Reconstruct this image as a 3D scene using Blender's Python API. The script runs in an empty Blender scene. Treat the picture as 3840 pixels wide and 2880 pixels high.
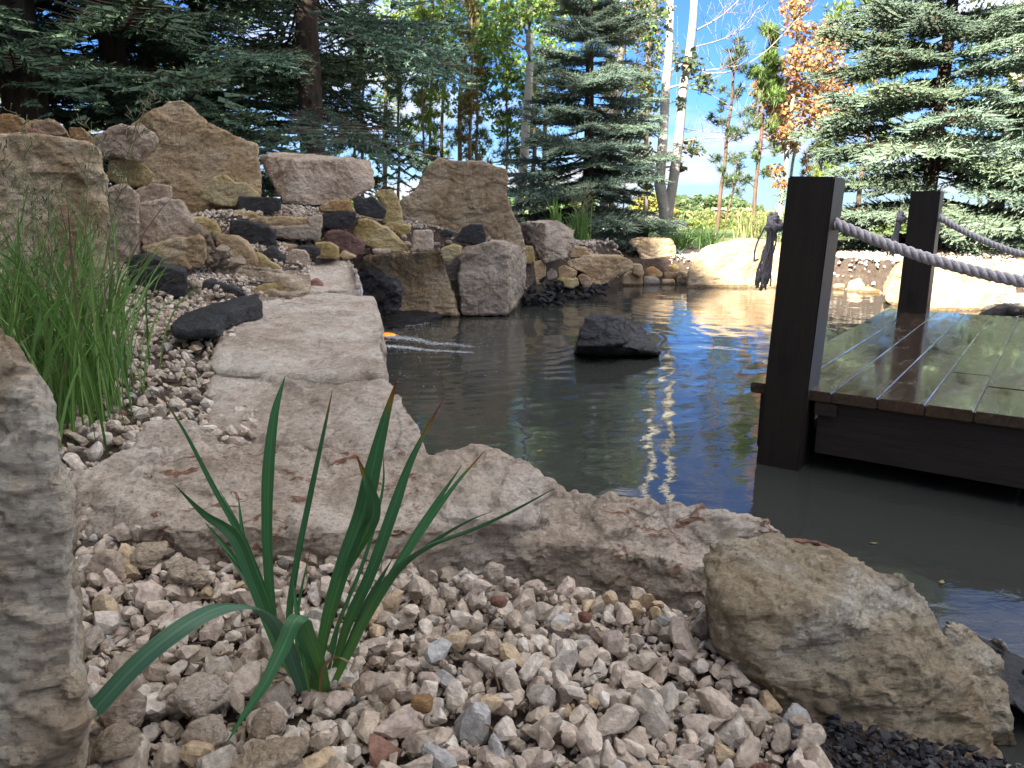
import bpy, bmesh, math, random
import numpy as np
from mathutils import Vector, Matrix
random.seed(7); RNG = np.random.default_rng(7)
R = math.radians
scn = bpy.context.scene
col = scn.collection

# ---------------------------------------------------------------- camera, sky, sun, exposure
FPX = 2846.0; PITCH = R(12.96); CAMZ = 0.90
cam_d = bpy.data.cameras.new('camera'); cam = bpy.data.objects.new('camera', cam_d); col.objects.link(cam)
cam.location = (0, 0, CAMZ); cam.rotation_euler = (R(90)-PITCH, 0, 0)
cam_d.sensor_width = 36; cam_d.lens = 36*FPX/3840; cam_d.clip_start = .02; cam_d.clip_end = 9000
cam_d.dof.use_dof = True; cam_d.dof.focus_distance = 1.9; cam_d.dof.aperture_fstop = 24
scn.camera = cam
SUN_EL = R(31); SUN_DIR = Vector((-.50*math.cos(SUN_EL), -.866*math.cos(SUN_EL), math.sin(SUN_EL)))  # towards the sun
world = bpy.data.worlds.new('World'); scn.world = world; world.use_nodes = True
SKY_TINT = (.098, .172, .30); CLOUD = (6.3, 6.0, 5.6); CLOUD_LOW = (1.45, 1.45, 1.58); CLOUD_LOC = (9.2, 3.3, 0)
def build_world():
    nt = world.node_tree; nt.nodes.clear(); N = nt.nodes.new; L = nt.links.new
    out = N('ShaderNodeOutputWorld'); bg = N('ShaderNodeBackground'); bg.inputs['Strength'].default_value = .15
    sky = N('ShaderNodeTexSky'); sky.sky_type = 'NISHITA'; sky.sun_disc = False
    sky.sun_elevation = SUN_EL; sky.sun_rotation = math.atan2(SUN_DIR.x, SUN_DIR.y); sky.altitude = 700; sky.air_density = 1.0; sky.dust_density = .2; sky.ozone_density = 1.6
    tc = N('ShaderNodeTexCoord'); sep = N('ShaderNodeSeparateXYZ'); L(tc.outputs['Generated'], sep.inputs[0])
    a = N('ShaderNodeMath'); a.operation = 'ADD'; a.inputs[1].default_value = .12; L(sep.outputs['Z'], a.inputs[0])
    mx = N('ShaderNodeMath'); mx.operation = 'MAXIMUM'; mx.inputs[1].default_value = .05; L(a.outputs[0], mx.inputs[0])
    cmb = N('ShaderNodeCombineXYZ')
    for i, ax in enumerate('XY'):
        d = N('ShaderNodeMath'); d.operation = 'DIVIDE'; L(sep.outputs[ax], d.inputs[0]); L(mx.outputs[0], d.inputs[1]); L(d.outputs[0], cmb.inputs[i])
    mp = N('ShaderNodeMapping'); mp.inputs['Location'].default_value = CLOUD_LOC; L(cmb.outputs[0], mp.inputs[0])
    nz = N('ShaderNodeTexNoise'); nz.inputs['Scale'].default_value = .55; nz.inputs['Detail'].default_value = 9; nz.inputs['Roughness'].default_value = .56
    L(mp.outputs[0], nz.inputs['Vector'])
    rp = N('ShaderNodeValToRGB'); rp.color_ramp.elements[0].position = .47; rp.color_ramp.elements[1].position = .62
    L(nz.outputs['Fac'], rp.inputs[0])
    cl = N('ShaderNodeMix'); cl.data_type = 'RGBA'
    L(rp.outputs[0], cl.inputs['Factor']); 
    hs = N('ShaderNodeMix'); hs.data_type = 'RGBA'; hs.blend_type = 'MULTIPLY'; hs.inputs['Factor'].default_value = 1; L(sky.outputs[0], hs.inputs['A']); hs.inputs['B'].default_value = SKY_TINT+(1,)
    hz = N('ShaderNodeMapRange'); hz.inputs[1].default_value = .13; hz.inputs[2].default_value = -.01; hz.inputs[3].default_value = 0; hz.inputs[4].default_value = .72; L(sep.outputs['Z'], hz.inputs[0])
    hm = N('ShaderNodeMix'); hm.data_type = 'RGBA'; L(hz.outputs[0], hm.inputs['Factor']); L(hs.outputs['Result'], hm.inputs['A']); hm.inputs['B'].default_value = (.95, 1.12, 1.28, 1)
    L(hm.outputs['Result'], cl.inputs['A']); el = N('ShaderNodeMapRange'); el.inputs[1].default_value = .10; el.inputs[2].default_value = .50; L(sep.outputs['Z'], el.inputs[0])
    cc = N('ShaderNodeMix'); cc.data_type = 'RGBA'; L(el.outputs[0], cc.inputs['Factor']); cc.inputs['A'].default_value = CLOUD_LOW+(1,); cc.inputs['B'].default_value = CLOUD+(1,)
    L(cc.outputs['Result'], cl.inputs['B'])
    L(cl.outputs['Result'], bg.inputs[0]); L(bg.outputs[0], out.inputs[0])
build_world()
sd = bpy.data.lights.new('sun', 'SUN'); sd.energy = 5.0; sd.angle = R(.6); sd.color = (1, .93, .82)
sun = bpy.data.objects.new('sun', sd); col.objects.link(sun); sun.rotation_euler = SUN_DIR.to_track_quat('Z', 'Y').to_euler()
sun.location = SUN_DIR*60
vs = scn.view_settings; vs.view_transform = 'Standard'; vs.look = 'None'; vs.gamma = 1; vs.use_curve_mapping = False; vs.exposure = 2.28
scn.cycles.max_bounces = 8; scn.cycles.transparent_max_bounces = 8; scn.cycles.use_denoising = True

# ---------------------------------------------------------------- geometry helpers
def at(px, py, z=None, Y=None):
    x = (px-1920)/FPX; y = (1440-py)/FPX
    d = (x, math.cos(PITCH)+y*math.sin(PITCH), -math.sin(PITCH)+y*math.cos(PITCH))
    t = Y/d[1] if Y is not None else (z-CAMZ)/d[2]
    return Vector((d[0]*t, d[1]*t, CAMZ+d[2]*t))
FR = {'P': (0, 0, 1), 'A': (500, 600, 2.765), 'B': (1200, 700, 2.765), 'C': (1900, 750, 2.765), 'D': (2600, 700, 1.784),
      'E': (0, 0, 1.659), 'F': (1200, 0, 1.659), 'G': (0, 900, 1.659), 'H': (2400, 0, 1.536), 'I': (3000, 1900, 1.693), 'J': (0, 0, 1/1.736)}
def pts(fr, s):
    ox, oy, k = FR[fr]; o = []
    for w in s.split():
        v = [float(q) for q in w.split(',')]
        o.append((ox+v[0]/k, oy+v[1]/k)+tuple(v[2:]))
    return o
def tag(o, label=None, cat=None, group=None, kind=None):
    if label: o['label'] = label
    if cat: o['category'] = cat
    if group: o['group'] = group
    if kind: o['kind'] = kind
    return o
def empty(name, loc, label, cat, group=None, rz=0):
    o = bpy.data.objects.new(name, None); col.objects.link(o); o.location = loc; o.rotation_euler = (0, 0, rz); o.empty_display_size = .1
    return tag(o, label, cat, group)
def mesh_np(name, V, F, mat, parent=None, smooth=False, loc=None, colr=None, mats=None, fmat=None):
    """V (n,3) ; F list of faces or (m,k) array"""
    me = bpy.data.meshes.new(name)
    V = np.asarray(V, dtype=np.float64)
    if loc is not None: V = V-np.array(loc)
    if isinstance(F, np.ndarray):
        m, k = F.shape
        me.vertices.add(len(V)); me.vertices.foreach_set('co', V.astype(np.float32).ravel())
        me.loops.add(m*k); me.loops.foreach_set('vertex_index', F.astype(np.int32).ravel())
        me.polygons.add(m); me.polygons.foreach_set('loop_start', np.arange(0, m*k, k, dtype=np.int32))
        me.update(calc_edges=True)
    else:
        me.from_pydata([tuple(v) for v in V], [], [tuple(f) for f in F])
    me.polygons.foreach_set('use_smooth', [smooth]*len(me.polygons))
    if colr is not None:
        a = me.color_attributes.new('tint', 'FLOAT_COLOR', 'POINT')
        c = np.ones((len(V), 4), dtype=np.float32); c[:, :3] = colr; a.data.foreach_set('color', c.ravel())
    for q in (mats or [mat]): me.materials.append(q)
    if fmat is not None: me.polygons.foreach_set('material_index', fmat)
    me.update()
    o = bpy.data.objects.new(name, me); col.objects.link(o)
    if parent is not None: o.parent = parent
    if loc is not None: o.location = loc
    return o
class MB:
    def __init__(s): s.v = []; s.f = []; s.n = 0; s.c = []
    def add(s, V, F, c=None):
        V = np.asarray(V, float); s.v.append(V); F = np.asarray(F)
        s.f.append(F+s.n); s.n += len(V)
        s.c.append(np.tile(np.array(c if c is not None else (1, 1, 1), float), (len(V), 1)) if c is None or np.ndim(c) == 1 else np.asarray(c))
    def tri(s):
        out = []
        for F in s.f:
            if F.ndim == 2 and F.shape[1] == 4: out += [F[:, [0, 1, 2]], F[:, [0, 2, 3]]]
            else: out.append(F)
        T = np.concatenate(out); return T[(T[:, 0] != T[:, 1]) & (T[:, 1] != T[:, 2]) & (T[:, 0] != T[:, 2])]
    def build(s, name, mat, parent=None, smooth=False, loc=None):
        return mesh_np(name, np.concatenate(s.v), s.tri(), mat, parent, smooth, loc, np.concatenate(s.c))
def box_vf(c, h, ux=(1, 0, 0), uy=(0, 1, 0), uz=(0, 0, 1)):
    c = np.array(c, float); ux, uy, uz = [np.array(q, float)*hh for q, hh in zip((ux, uy, uz), h)]
    V = [c+sx*ux+sy*uy+sz*uz for sz in (-1, 1) for sy in (-1, 1) for sx in (-1, 1)]
    F = [(0, 2, 3, 1), (4, 5, 7, 6), (0, 1, 5, 4), (2, 6, 7, 3), (0, 4, 6, 2), (1, 3, 7, 5)]
    return np.array(V), np.array(F)
def tube_vf(P, rad, n=6, cap=True):
    P = np.asarray(P, float); m = len(P); rad = np.broadcast_to(rad, (m,))
    T = np.gradient(P, axis=0); T /= np.linalg.norm(T, axis=1)[:, None]+1e-9
    ref = np.array([0, 0, 1.]) if abs(T[0, 2]) < .8 else np.array([0, 1., 0])
    U = np.cross(T, ref); U /= np.linalg.norm(U, axis=1)[:, None]+1e-9; W = np.cross(T, U)
    a = np.arange(n)*2*math.pi/n
    V = (P[:, None, :]+rad[:, None, None]*(np.cos(a)[None, :, None]*U[:, None, :]+np.sin(a)[None, :, None]*W[:, None, :])).reshape(-1, 3)
    F = []
    for i in range(m-1):
        for j in range(n):
            F.append((i*n+j, i*n+(j+1) % n, (i+1)*n+(j+1) % n, (i+1)*n+j))
    F = np.array(F)
    if cap:
        V = np.concatenate([V, P[:1], P[-1:]]); b = m*n
        F = np.concatenate([F, [(b, (j+1) % n, j, j) for j in range(n)], [(b+1, (m-1)*n+j, (m-1)*n+(j+1) % n, (m-1)*n+(j+1) % n) for j in range(n)]])
    return V, F
def spline(P, n):
    P = np.asarray(P, float)
    if len(P) == 2: return P[0]+(P[1]-P[0])*np.linspace(0, 1, n)[:, None]
    Q = np.concatenate([[2*P[0]-P[1]], P, [2*P[-1]-P[-2]]]); t = np.linspace(0, len(P)-1, n); o = []
    for u in t:
        i = min(int(u), len(P)-2); f = u-i; a, b, c, d = Q[i:i+4]
        o.append(.5*((2*b)+(-a+c)*f+(2*a-5*b+4*c-d)*f*f+(-a+3*b-3*c+d)*f**3))
    return np.array(o)
# perlin noise in numpy
_p = np.random.default_rng(3).permutation(256); _p = np.concatenate([_p, _p, _p])
_g = np.random.default_rng(4).normal(size=(256, 3)); _g /= np.linalg.norm(_g, axis=1)[:, None]
def perlin(X):
    X = np.asarray(X, float); i = np.floor(X).astype(int); f = X-i; i &= 255; u = f*f*f*(f*(f*6-15)+10); r = 0
    for dx in (0, 1):
        wx = u[:, 0] if dx else 1-u[:, 0]
        for dy in (0, 1):
            wy = u[:, 1] if dy else 1-u[:, 1]
            for dz in (0, 1):
                wz = u[:, 2] if dz else 1-u[:, 2]
                h = _p[_p[_p[(i[:, 0]+dx) & 255]+((i[:, 1]+dy) & 255)]+((i[:, 2]+dz) & 255)]
                r = r+wx*wy*wz*(_g[h]*(f-np.array([dx, dy, dz]))).sum(1)
    return r
def facets(X, seed=0):
    """planar broken facets: every cell of a cellular pattern is a tilted plane"""
    X = np.asarray(X, float); i = np.floor(X).astype(int); best = np.full(len(X), 9e9); val = np.zeros(len(X)); sec = np.full(len(X), 9e9)
    for dx in (-1, 0, 1):
        for dy in (-1, 0, 1):
            for dz in (-1, 0, 1):
                c = i+[dx, dy, dz]; h = _p[_p[_p[c[:, 0] & 255]+(c[:, 1] & 255)]+(c[:, 2] & 255)]; h2 = _p[h+71+seed % 100]
                P = c+.5+.45*_g[h]; D = X-P; d2 = (D*D).sum(1); k = d2 < best; sec = np.where(k, best, np.minimum(sec, d2)); best = np.where(k, d2, best)
                val = np.where(k, (D*_g[h2]).sum(1)+.35*_g[h2][:, 0], val)
    e = np.clip((np.sqrt(sec)-np.sqrt(best))*5, 0, 1)
    return val*(.35+.65*e)-.10*(1-e)
def fbm(X, o=4, ridge=False):
    X = np.asarray(X, float); s = 0; a = 1.; t = 0
    for k in range(o):
        n = perlin(X*2**k+k*17.3); n = (.5-abs(n)*1.6) if ridge else n
        s = s+a*n; t += a; a *= .5
    return s/t

# ---------------------------------------------------------------- materials
def newmat(name):
    m = bpy.data.materials.new(name); m.use_nodes = True; nt = m.node_tree; b = nt.nodes['Principled BSDF']
    return m, nt, b, nt.nodes.new, nt.links.new
def ramp(nt, fac, stops):
    r = nt.nodes.new('ShaderNodeValToRGB'); e = r.color_ramp.elements
    while len(e) < len(stops): e.new(.5)
    for k, (p, c) in enumerate(stops): e[k].position = p; e[k].color = tuple(c)+(1,) if len(c) == 3 else c
    nt.links.new(fac, r.inputs[0]); return r.outputs[0]
def noise(nt, vec, scale, detail=6, rough=.55, dist=0):
    n = nt.nodes.new('ShaderNodeTexNoise'); n.inputs['Scale'].default_value = scale; n.inputs['Detail'].default_value = detail
    n.inputs['Roughness'].default_value = rough; n.inputs['Distortion'].default_value = dist; nt.links.new(vec, n.inputs['Vector']); return n.outputs['Fac']
def mapping(nt, vec, sc=(1, 1, 1), rot=(0, 0, 0), loc=(0, 0, 0)):
    m = nt.nodes.new('ShaderNodeMapping'); m.inputs['Scale'].default_value = sc; m.inputs['Rotation'].default_value = rot; m.inputs['Location'].default_value = loc
    nt.links.new(vec, m.inputs[0]); return m.outputs[0]
def mix(nt, fac, a, b, typ='MIX'):
    m = nt.nodes.new('ShaderNodeMix'); m.data_type = 'RGBA'; m.blend_type = typ
    for s, v in (('Factor', fac), ('A', a), ('B', b)):
        if isinstance(v, (int, float)): m.inputs[s].default_value = v
        elif isinstance(v, tuple): m.inputs[s].default_value = v+(1,) if len(v) == 3 else v
        else: nt.links.new(v, m.inputs[s])
    return m.outputs['Result']
def bump(nt, h, strength, dist, prev=None):
    b = nt.nodes.new('ShaderNodeBump'); b.inputs['Strength'].default_value = strength; b.inputs['Distance'].default_value = dist
    nt.links.new(h, b.inputs['Height'])
    if prev is not None: nt.links.new(prev, b.inputs['Normal'])
    return b.outputs[0]
def objvec(nt):
    return nt.nodes.new('ShaderNodeTexCoord').outputs['Object']
def stone_mat(name, c1, c2, c3, fine=1.,  rust=0., pits=.4, rough=.86, streak=.35, spec=.3, black=0):
    if sum(c2) > .5: c1, c2, c3 = [tuple(min(.82, q*1.13) for q in c) for c in (c1, c2, c3)]
    m, nt, b, N, L = newmat(name); v = objvec(nt)
    oi = N('ShaderNodeObjectInfo'); va = N('ShaderNodeVectorMath'); va.operation = 'ADD'; L(v, va.inputs[0])
    sc = N('ShaderNodeVectorMath'); sc.operation = 'SCALE'; sc.inputs[0].default_value = (13, 7, 9); L(oi.outputs['Random'], sc.inputs['Scale']); L(sc.outputs[0], va.inputs[1]); v = va.outputs[0]
    base = ramp(nt, noise(nt, v, 3.2, 8, .6, .6), [(.38, c1), (.50, c2), (.62, c3)])
    st = noise(nt, mapping(nt, v, (1.5, 1.5, 9), (.25, .15, 0)), 4.5, 7, .62, .4)
    base = mix(nt, ramp(nt, st, [(.47, (0, 0, 0)), (.62, (streak,)*3)]), base, tuple(q*.78 for q in c1))
    sp = noise(nt, v, 95*fine, 5, .7)
    base = mix(nt, ramp(nt, sp, [(.36, (.6,)*3), (.50, (0,)*3)]), base, tuple(q*.55 for q in c1))
    lt = noise(nt, v, 34*fine, 4, .6)
    base = mix(nt, ramp(nt, lt, [(.52, (0,)*3), (.66, (.4,)*3)]), base, tuple(min(1, q*1.35) for q in c2))
    if pits:
        vo = N('ShaderNodeTexVoronoi'); vo.inputs['Scale'].default_value = 46*fine; vo.inputs['Randomness'].default_value = 1; L(mapping(nt, v, (1, 1, 1.8)), vo.inputs['Vector'])
        msk = ramp(nt, noise(nt, v, 7, 3), [(.5, (0,)*3), (.62, (1,)*3)])
        pf = mix(nt, 1.0, ramp(nt, vo.outputs['Distance'], [(.10, (pits,)*3), (.24, (0,)*3)]), msk, 'MULTIPLY')
        base = mix(nt, pf, base, (.05, .035, .025))
    if rust:
        rn = noise(nt, mapping(nt, v, (1.2, 2.6, 2)), 9, 8, .7, .8)
        mk = noise(nt, v, 1.9, 2)
        rf = mix(nt, 1.0, ramp(nt, rn, [(.55, (0,)*3), (.60, (rust,)*3)]), ramp(nt, mk, [(.47, (0,)*3), (.56, (1,)*3)]), 'MULTIPLY')
        base = mix(nt, rf, base, (.24, .085, .035))
    if black:
        bn = noise(nt, mapping(nt, v, (1, 1, 1)), 11, 8, .75, .5); mk = noise(nt, v, 2.3, 2)
        rf = mix(nt, 1.0, ramp(nt, bn, [(.60, (0,)*3), (.66, (black,)*3)]), ramp(nt, mk, [(.52, (0,)*3), (.6, (1,)*3)]), 'MULTIPLY')
        base = mix(nt, rf, base, (.02, .017, .015))
    wv = N('ShaderNodeTexNoise'); wv.inputs['Scale'].default_value = 3.; wv.inputs['Detail'].default_value = 5; L(v, wv.inputs['Vector'])
    wm = N('ShaderNodeVectorMath'); wm.operation = 'MULTIPLY_ADD'; wm.inputs[1].default_value = (.35, .35, .35); L(wv.outputs['Color'], wm.inputs[0]); L(v, wm.inputs[2])
    vc = N('ShaderNodeTexVoronoi'); vc.feature = 'DISTANCE_TO_EDGE'; vc.inputs['Scale'].default_value = 3.4; L(mapping(nt, wm.outputs[0], (1, 1, 2.2), (.2, .1, 0)), vc.inputs['Vector'])
    cm = ramp(nt, noise(nt, v, 2.2, 3), [(.48, (0,)*3), (.60, (1,)*3)])
    ck = mix(nt, 1.0, ramp(nt, vc.outputs['Distance'], [(.0, (1,)*3), (.028, (0,)*3)]), cm, 'MULTIPLY')
    base = mix(nt, mix(nt, 1.0, ck, (.55, .55, .55), 'MULTIPLY'), base, tuple(q*.28 for q in c1))
    gp_ = N('ShaderNodeNewGeometry'); sz = N('ShaderNodeSeparateXYZ'); L(gp_.outputs['Position'], sz.inputs[0])
    wz = N('ShaderNodeMath'); wz.operation = 'MULTIPLY_ADD'; wz.inputs[1].default_value = .05; L(noise(nt, v, 6, 4), wz.inputs[0]); wz.inputs[2].default_value = .002
    wd = N('ShaderNodeMath'); wd.operation = 'SUBTRACT'; L(wz.outputs[0], wd.inputs[0]); L(sz.outputs['Z'], wd.inputs[1])
    wr = N('ShaderNodeMapRange'); wr.inputs[1].default_value = -.006; wr.inputs[2].default_value = .006; L(wd.outputs[0], wr.inputs[0])
    base = mix(nt, wr.outputs[0], base, mix(nt, 1.0, base, (.42, .40, .36), 'MULTIPLY'))
    rr_ = N('ShaderNodeMapRange'); rr_.inputs[3].default_value = rough; rr_.inputs[4].default_value = .25; L(wr.outputs[0], rr_.inputs[0]); L(rr_.outputs[0], b.inputs['Roughness'])
    L(base, b.inputs['Base Color']); b.inputs['Specular IOR Level'].default_value = spec
    v2 = N('ShaderNodeTexVoronoi'); v2.inputs['Scale'].default_value = 17*fine; L(mapping(nt, wm.outputs[0], (1, 1, 1.7)), v2.inputs['Vector'])
    n = bump(nt, noise(nt, v, 12*fine, 12, .78, .2), 1.0, .050)
    n = bump(nt, v2.outputs['Distance'], .55, .012, n); n = bump(nt, ck, -.8, .012, n)
    n = bump(nt, noise(nt, mapping(nt, v, (1, 1, 3)), 60*fine, 6, .75), .8, .009, n)
    L(n, b.inputs['Normal']); return m
M = {}
M['lime'] = stone_mat('limestone_pale', (.44, .345, .24), (.58, .47, .345), (.68, .585, .46))
M['front'] = stone_mat('limestone_front', (.46, .365, .275), (.62, .52, .41), (.72, .63, .53), rust=.85, black=.7, fine=1.2)
M['slab'] = stone_mat('limestone_slab', (.48, .395, .315), (.65, .555, .46), (.74, .66, .57), pits=.6, streak=.4)
M['tan'] = stone_mat('limestone_tan', (.42, .29, .16), (.58, .43, .26), (.68, .55, .38), pits=.2)
M['brown'] = stone_mat('limestone_brown', (.31, .22, .13), (.46, .35, .225), (.56, .45, .31), pits=.15, streak=.5)
M['yellow'] = stone_mat('limestone_yellow', (.38, .28, .115), (.55, .43, .20), (.63, .53, .32), pits=.2)
M['pink'] = stone_mat('limestone_pink', (.44, .335, .245), (.60, .48, .37), (.70, .60, .49), pits=.2)
M['orange'] = stone_mat('limestone_orange', (.40, .22, .09), (.52, .33, .16), (.58, .45, .30), pits=.2)
M['red'] = stone_mat('sandstone_red', (.26, .12, .085), (.36, .19, .14), (.42, .26, .20), pits=0)
M['purple'] = stone_mat('sandstone_purple', (.16, .095, .08), (.25, .155, .135), (.30, .22, .16), pits=0)
M['grey'] = stone_mat('limestone_grey', (.28, .24, .20), (.42, .375, .325), (.52, .475, .42), pits=.1)
M['greyface'] = stone_mat('limestone_greyface', (.30, .24, .185), (.44, .365, .29), (.58, .50, .40), pits=.1)
M['big_left'] = stone_mat('limestone_pitted', (.38, .27, .15), (.60, .475, .325), (.70, .60, .45), pits=.75, fine=.5, streak=.6)
M['corner'] = stone_mat('limestone_mottled', (.36, .275, .17), (.52, .44, .31), (.68, .64, .55), fine=1.6, pits=.6, streak=.45)
M['blur'] = stone_mat('limestone_near', (.34, .25, .155), (.56, .46, .33), (.74, .67, .55), fine=1.4, streak=.2, pits=.2)
M['slate'] = stone_mat('black_slate', (.012, .013, .016), (.022, .024, .029), (.04, .042, .05), pits=0, rough=.42, streak=.1, spec=.6)
M['slatelt'] = stone_mat('grey_slate', (.018, .019, .023), (.034, .036, .042), (.065, .065, .07), pits=0, rough=.55, streak=.1, spec=.5)
M['slatewet'] = stone_mat('wet_slate', (.008, .009, .012), (.016, .018, .024), (.03, .033, .042), pits=0, rough=.16, streak=.1, spec=.8)
def tint_mat(name, rough=.85, bs=60, bd=.004, nz=.25, spec=.3, mul=None, trans=0):
    m, nt, b, N, L = newmat(name); v = objvec(nt)
    a = N('ShaderNodeVertexColor'); a.layer_name = 'tint'
    c = a.outputs[0]
    if mul: c = mix(nt, 1.0, c, tuple(mul), 'MULTIPLY')
    if nz: c = mix(nt, 1.0, c, ramp(nt, noise(nt, v, bs, 5, .65), [(.3, (1-nz*1.6,)*3), (.6, (1, 1, 1)), (.8, (1+nz,)*3)]), 'MULTIPLY')
    L(c, b.inputs['Base Color']); b.inputs['Roughness'].default_value = rough; b.inputs['Specular IOR Level'].default_value = spec
    if bd: L(bump(nt, noise(nt, v, bs, 6, .7), .7, bd), b.inputs['Normal'])
    if trans:
        tr = N('ShaderNodeBsdfTranslucent'); L(c, tr.inputs[0]); ms = N('ShaderNodeMixShader'); ms.inputs[0].default_value = trans
        L(b.outputs[0], ms.inputs[1]); L(tr.outputs[0], ms.inputs[2]); L(ms.outputs[0], nt.nodes['Material Output'].inputs['Surface'])
    return m
M['gravel'] = tint_mat('crushed_limestone', bs=75, bd=.006, nz=.3)
M['chips'] = tint_mat('slate_chips', rough=.6, bs=60, bd=.004, spec=.3)
M['leaf'] = tint_mat('leaf_tinted', rough=.5, nz=0, bd=0, spec=.4, trans=.3)
M['needle'] = tint_mat('needle_tinted', rough=.6, nz=0, bd=0, spec=.3, trans=.08)
M['needle_lit'] = tint_mat('needle_pale', rough=.6, nz=0, bd=0, spec=.3, trans=.1, mul=(1.3, 1.25, 1.12))  # brighter copy of the needle tint, sunlit look put into the colour
M['needle_blue'] = tint_mat('needle_bluegreen', rough=.6, nz=0, bd=0, spec=.3, trans=.08, mul=(1.5, 1.5, 1.7))
M['blade'] = tint_mat('blade_tinted', rough=.42, nz=0, bd=0, spec=.45, trans=.3)
def bark(name, c1, c2, sc=14, st=(1, 1, .25), marks=0):
    m, nt, b, N, L = newmat(name); v = objvec(nt)
    base = ramp(nt, noise(nt, mapping(nt, v, st), sc, 8, .65), [(.35, c1), (.62, c2)])
    if marks:
        mk = noise(nt, mapping(nt, v, (1, 1, 5)), 5, 5, .7); base = mix(nt, ramp(nt, mk, [(.60, (0,)*3), (.66, (.85,)*3)]), base, (.06, .05, .04))
    L(base, b.inputs['Base Color']); b.inputs['Roughness'].default_value = .85
    L(bump(nt, noise(nt, mapping(nt, v, st), sc*2, 7, .7), .8, .01), b.inputs['Normal']); return m
M['bark'] = bark('spruce_bark', (.035, .025, .019), (.11, .08, .06))
M['barkred'] = bark('pine_bark', (.07, .04, .025), (.19, .115, .07))
M['aspen'] = bark('aspen_bark', (.34, .32, .27), (.52, .50, .44), 5, (1, 1, .6), marks=1)
M['aspentwig'] = bark('aspen_twig', (.20, .175, .14), (.36, .33, .28))
M['twig'] = bark('twig_bark', (.10, .075, .055), (.24, .19, .15))
def wood(name, c1, c2, rough, wet=0):
    m, nt, b, N, L = newmat(name); v = objvec(nt)
    g = noise(nt, mapping(nt, v, (.6, 9, 9)), 7, 9, .65, .6)
    base = ramp(nt, g, [(.3, c1), (.7, c2)])
    kn = N('ShaderNodeTexVoronoi'); kn.inputs['Scale'].default_value = 1.0; L(mapping(nt, v, (1.6, 4, 4)), kn.inputs['Vector'])
    base = mix(nt, ramp(nt, kn.outputs['Distance'], [(.05, (.8,)*3), (.12, (0,)*3)]), base, tuple(q*.3 for q in c1))
    L(base, b.inputs['Base Color']); b.inputs['Specular IOR Level'].default_value = .5
    fine = noise(nt, mapping(nt, v, (1, 22, 22)), 14, 6, .7)
    if wet:
        w = noise(nt, mapping(nt, v, (1.6, 5, 4)), 2.6, 7, .7, .5)
        L(ramp(nt, w, [(.40, (.05,)*3), (.55, (.18,)*3), (.72, (.40,)*3)]), b.inputs['Roughness'])
        L(ramp(nt, w, [(.42, (1,)*3), (.68, (.45,)*3)]), b.inputs['Coat Weight']); L(ramp(nt, w, [(.40, (.025,)*3), (.70, (.22,)*3)]), b.inputs['Coat Roughness'])
        n = bump(nt, fine, .10, .0015); L(n, b.inputs['Normal'])
        n2 = bump(nt, noise(nt, mapping(nt, v, (1, 2, 1)), 18, 3, .5), .10, .002); L(n2, b.inputs['Coat Normal'])
    else:
        b.inputs['Roughness'].default_value = rough; L(bump(nt, fine, .5, .002), b.inputs['Normal'])
    return m
M['plank'] = wood('wet_deck_board', (.040, .025, .017), (.105, .068, .044), .2, wet=1)
M['post'] = wood('stained_post', (.010, .0075, .0055), (.026, .019, .013), .5)
M['beam'] = wood('stained_beam', (.014, .010, .008), (.034, .024, .018), .6)
m, nt, b, N, L = newmat('cotton_rope'); L(ramp(nt, noise(nt, objvec(nt), 160, 4), [(.3, (.44, .41, .41)), (.7, (.74, .70, .70))]), b.inputs['Base Color']); b.inputs['Roughness'].default_value = .9
L(bump(nt, noise(nt, objvec(nt), 500, 3), .4, .001), b.inputs['Normal']); M['rope'] = m
def water_mat():
    m, nt, b, N, L = newmat('pond_water'); v = objvec(nt)
    b.inputs['Base Color'].default_value = (.040, .043, .038, 1); b.inputs['Roughness'].default_value = .015; b.inputs['IOR'].default_value = 1.333
    b.inputs['Specular IOR Level'].default_value = .9
    L(bump(nt, noise(nt, mapping(nt, v, (1, 1.8, 1)), 9, 4, .5, .4), .10, .012), b.inputs['Normal']); return m
M['water'] = water_mat()
m, nt, b, N, L = newmat('falling_water'); b.inputs['Base Color'].default_value = (.85, .88, .9, 1); b.inputs['Roughness'].default_value = .1; b.inputs['Transmission Weight'].default_value = .45; b.inputs['IOR'].default_value = 1.33
L(bump(nt, noise(nt, objvec(nt), 60, 4), .8, .01), b.inputs['Normal']); M['fall'] = m
m, nt, b, N, L = newmat('foam'); b.inputs['Base Color'].default_value = (.42, .44, .45, 1); b.inputs['Roughness'].default_value = .6
L(bump(nt, noise(nt, objvec(nt), 80, 4), .8, .006), b.inputs['Normal']); M['foam'] = m
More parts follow.
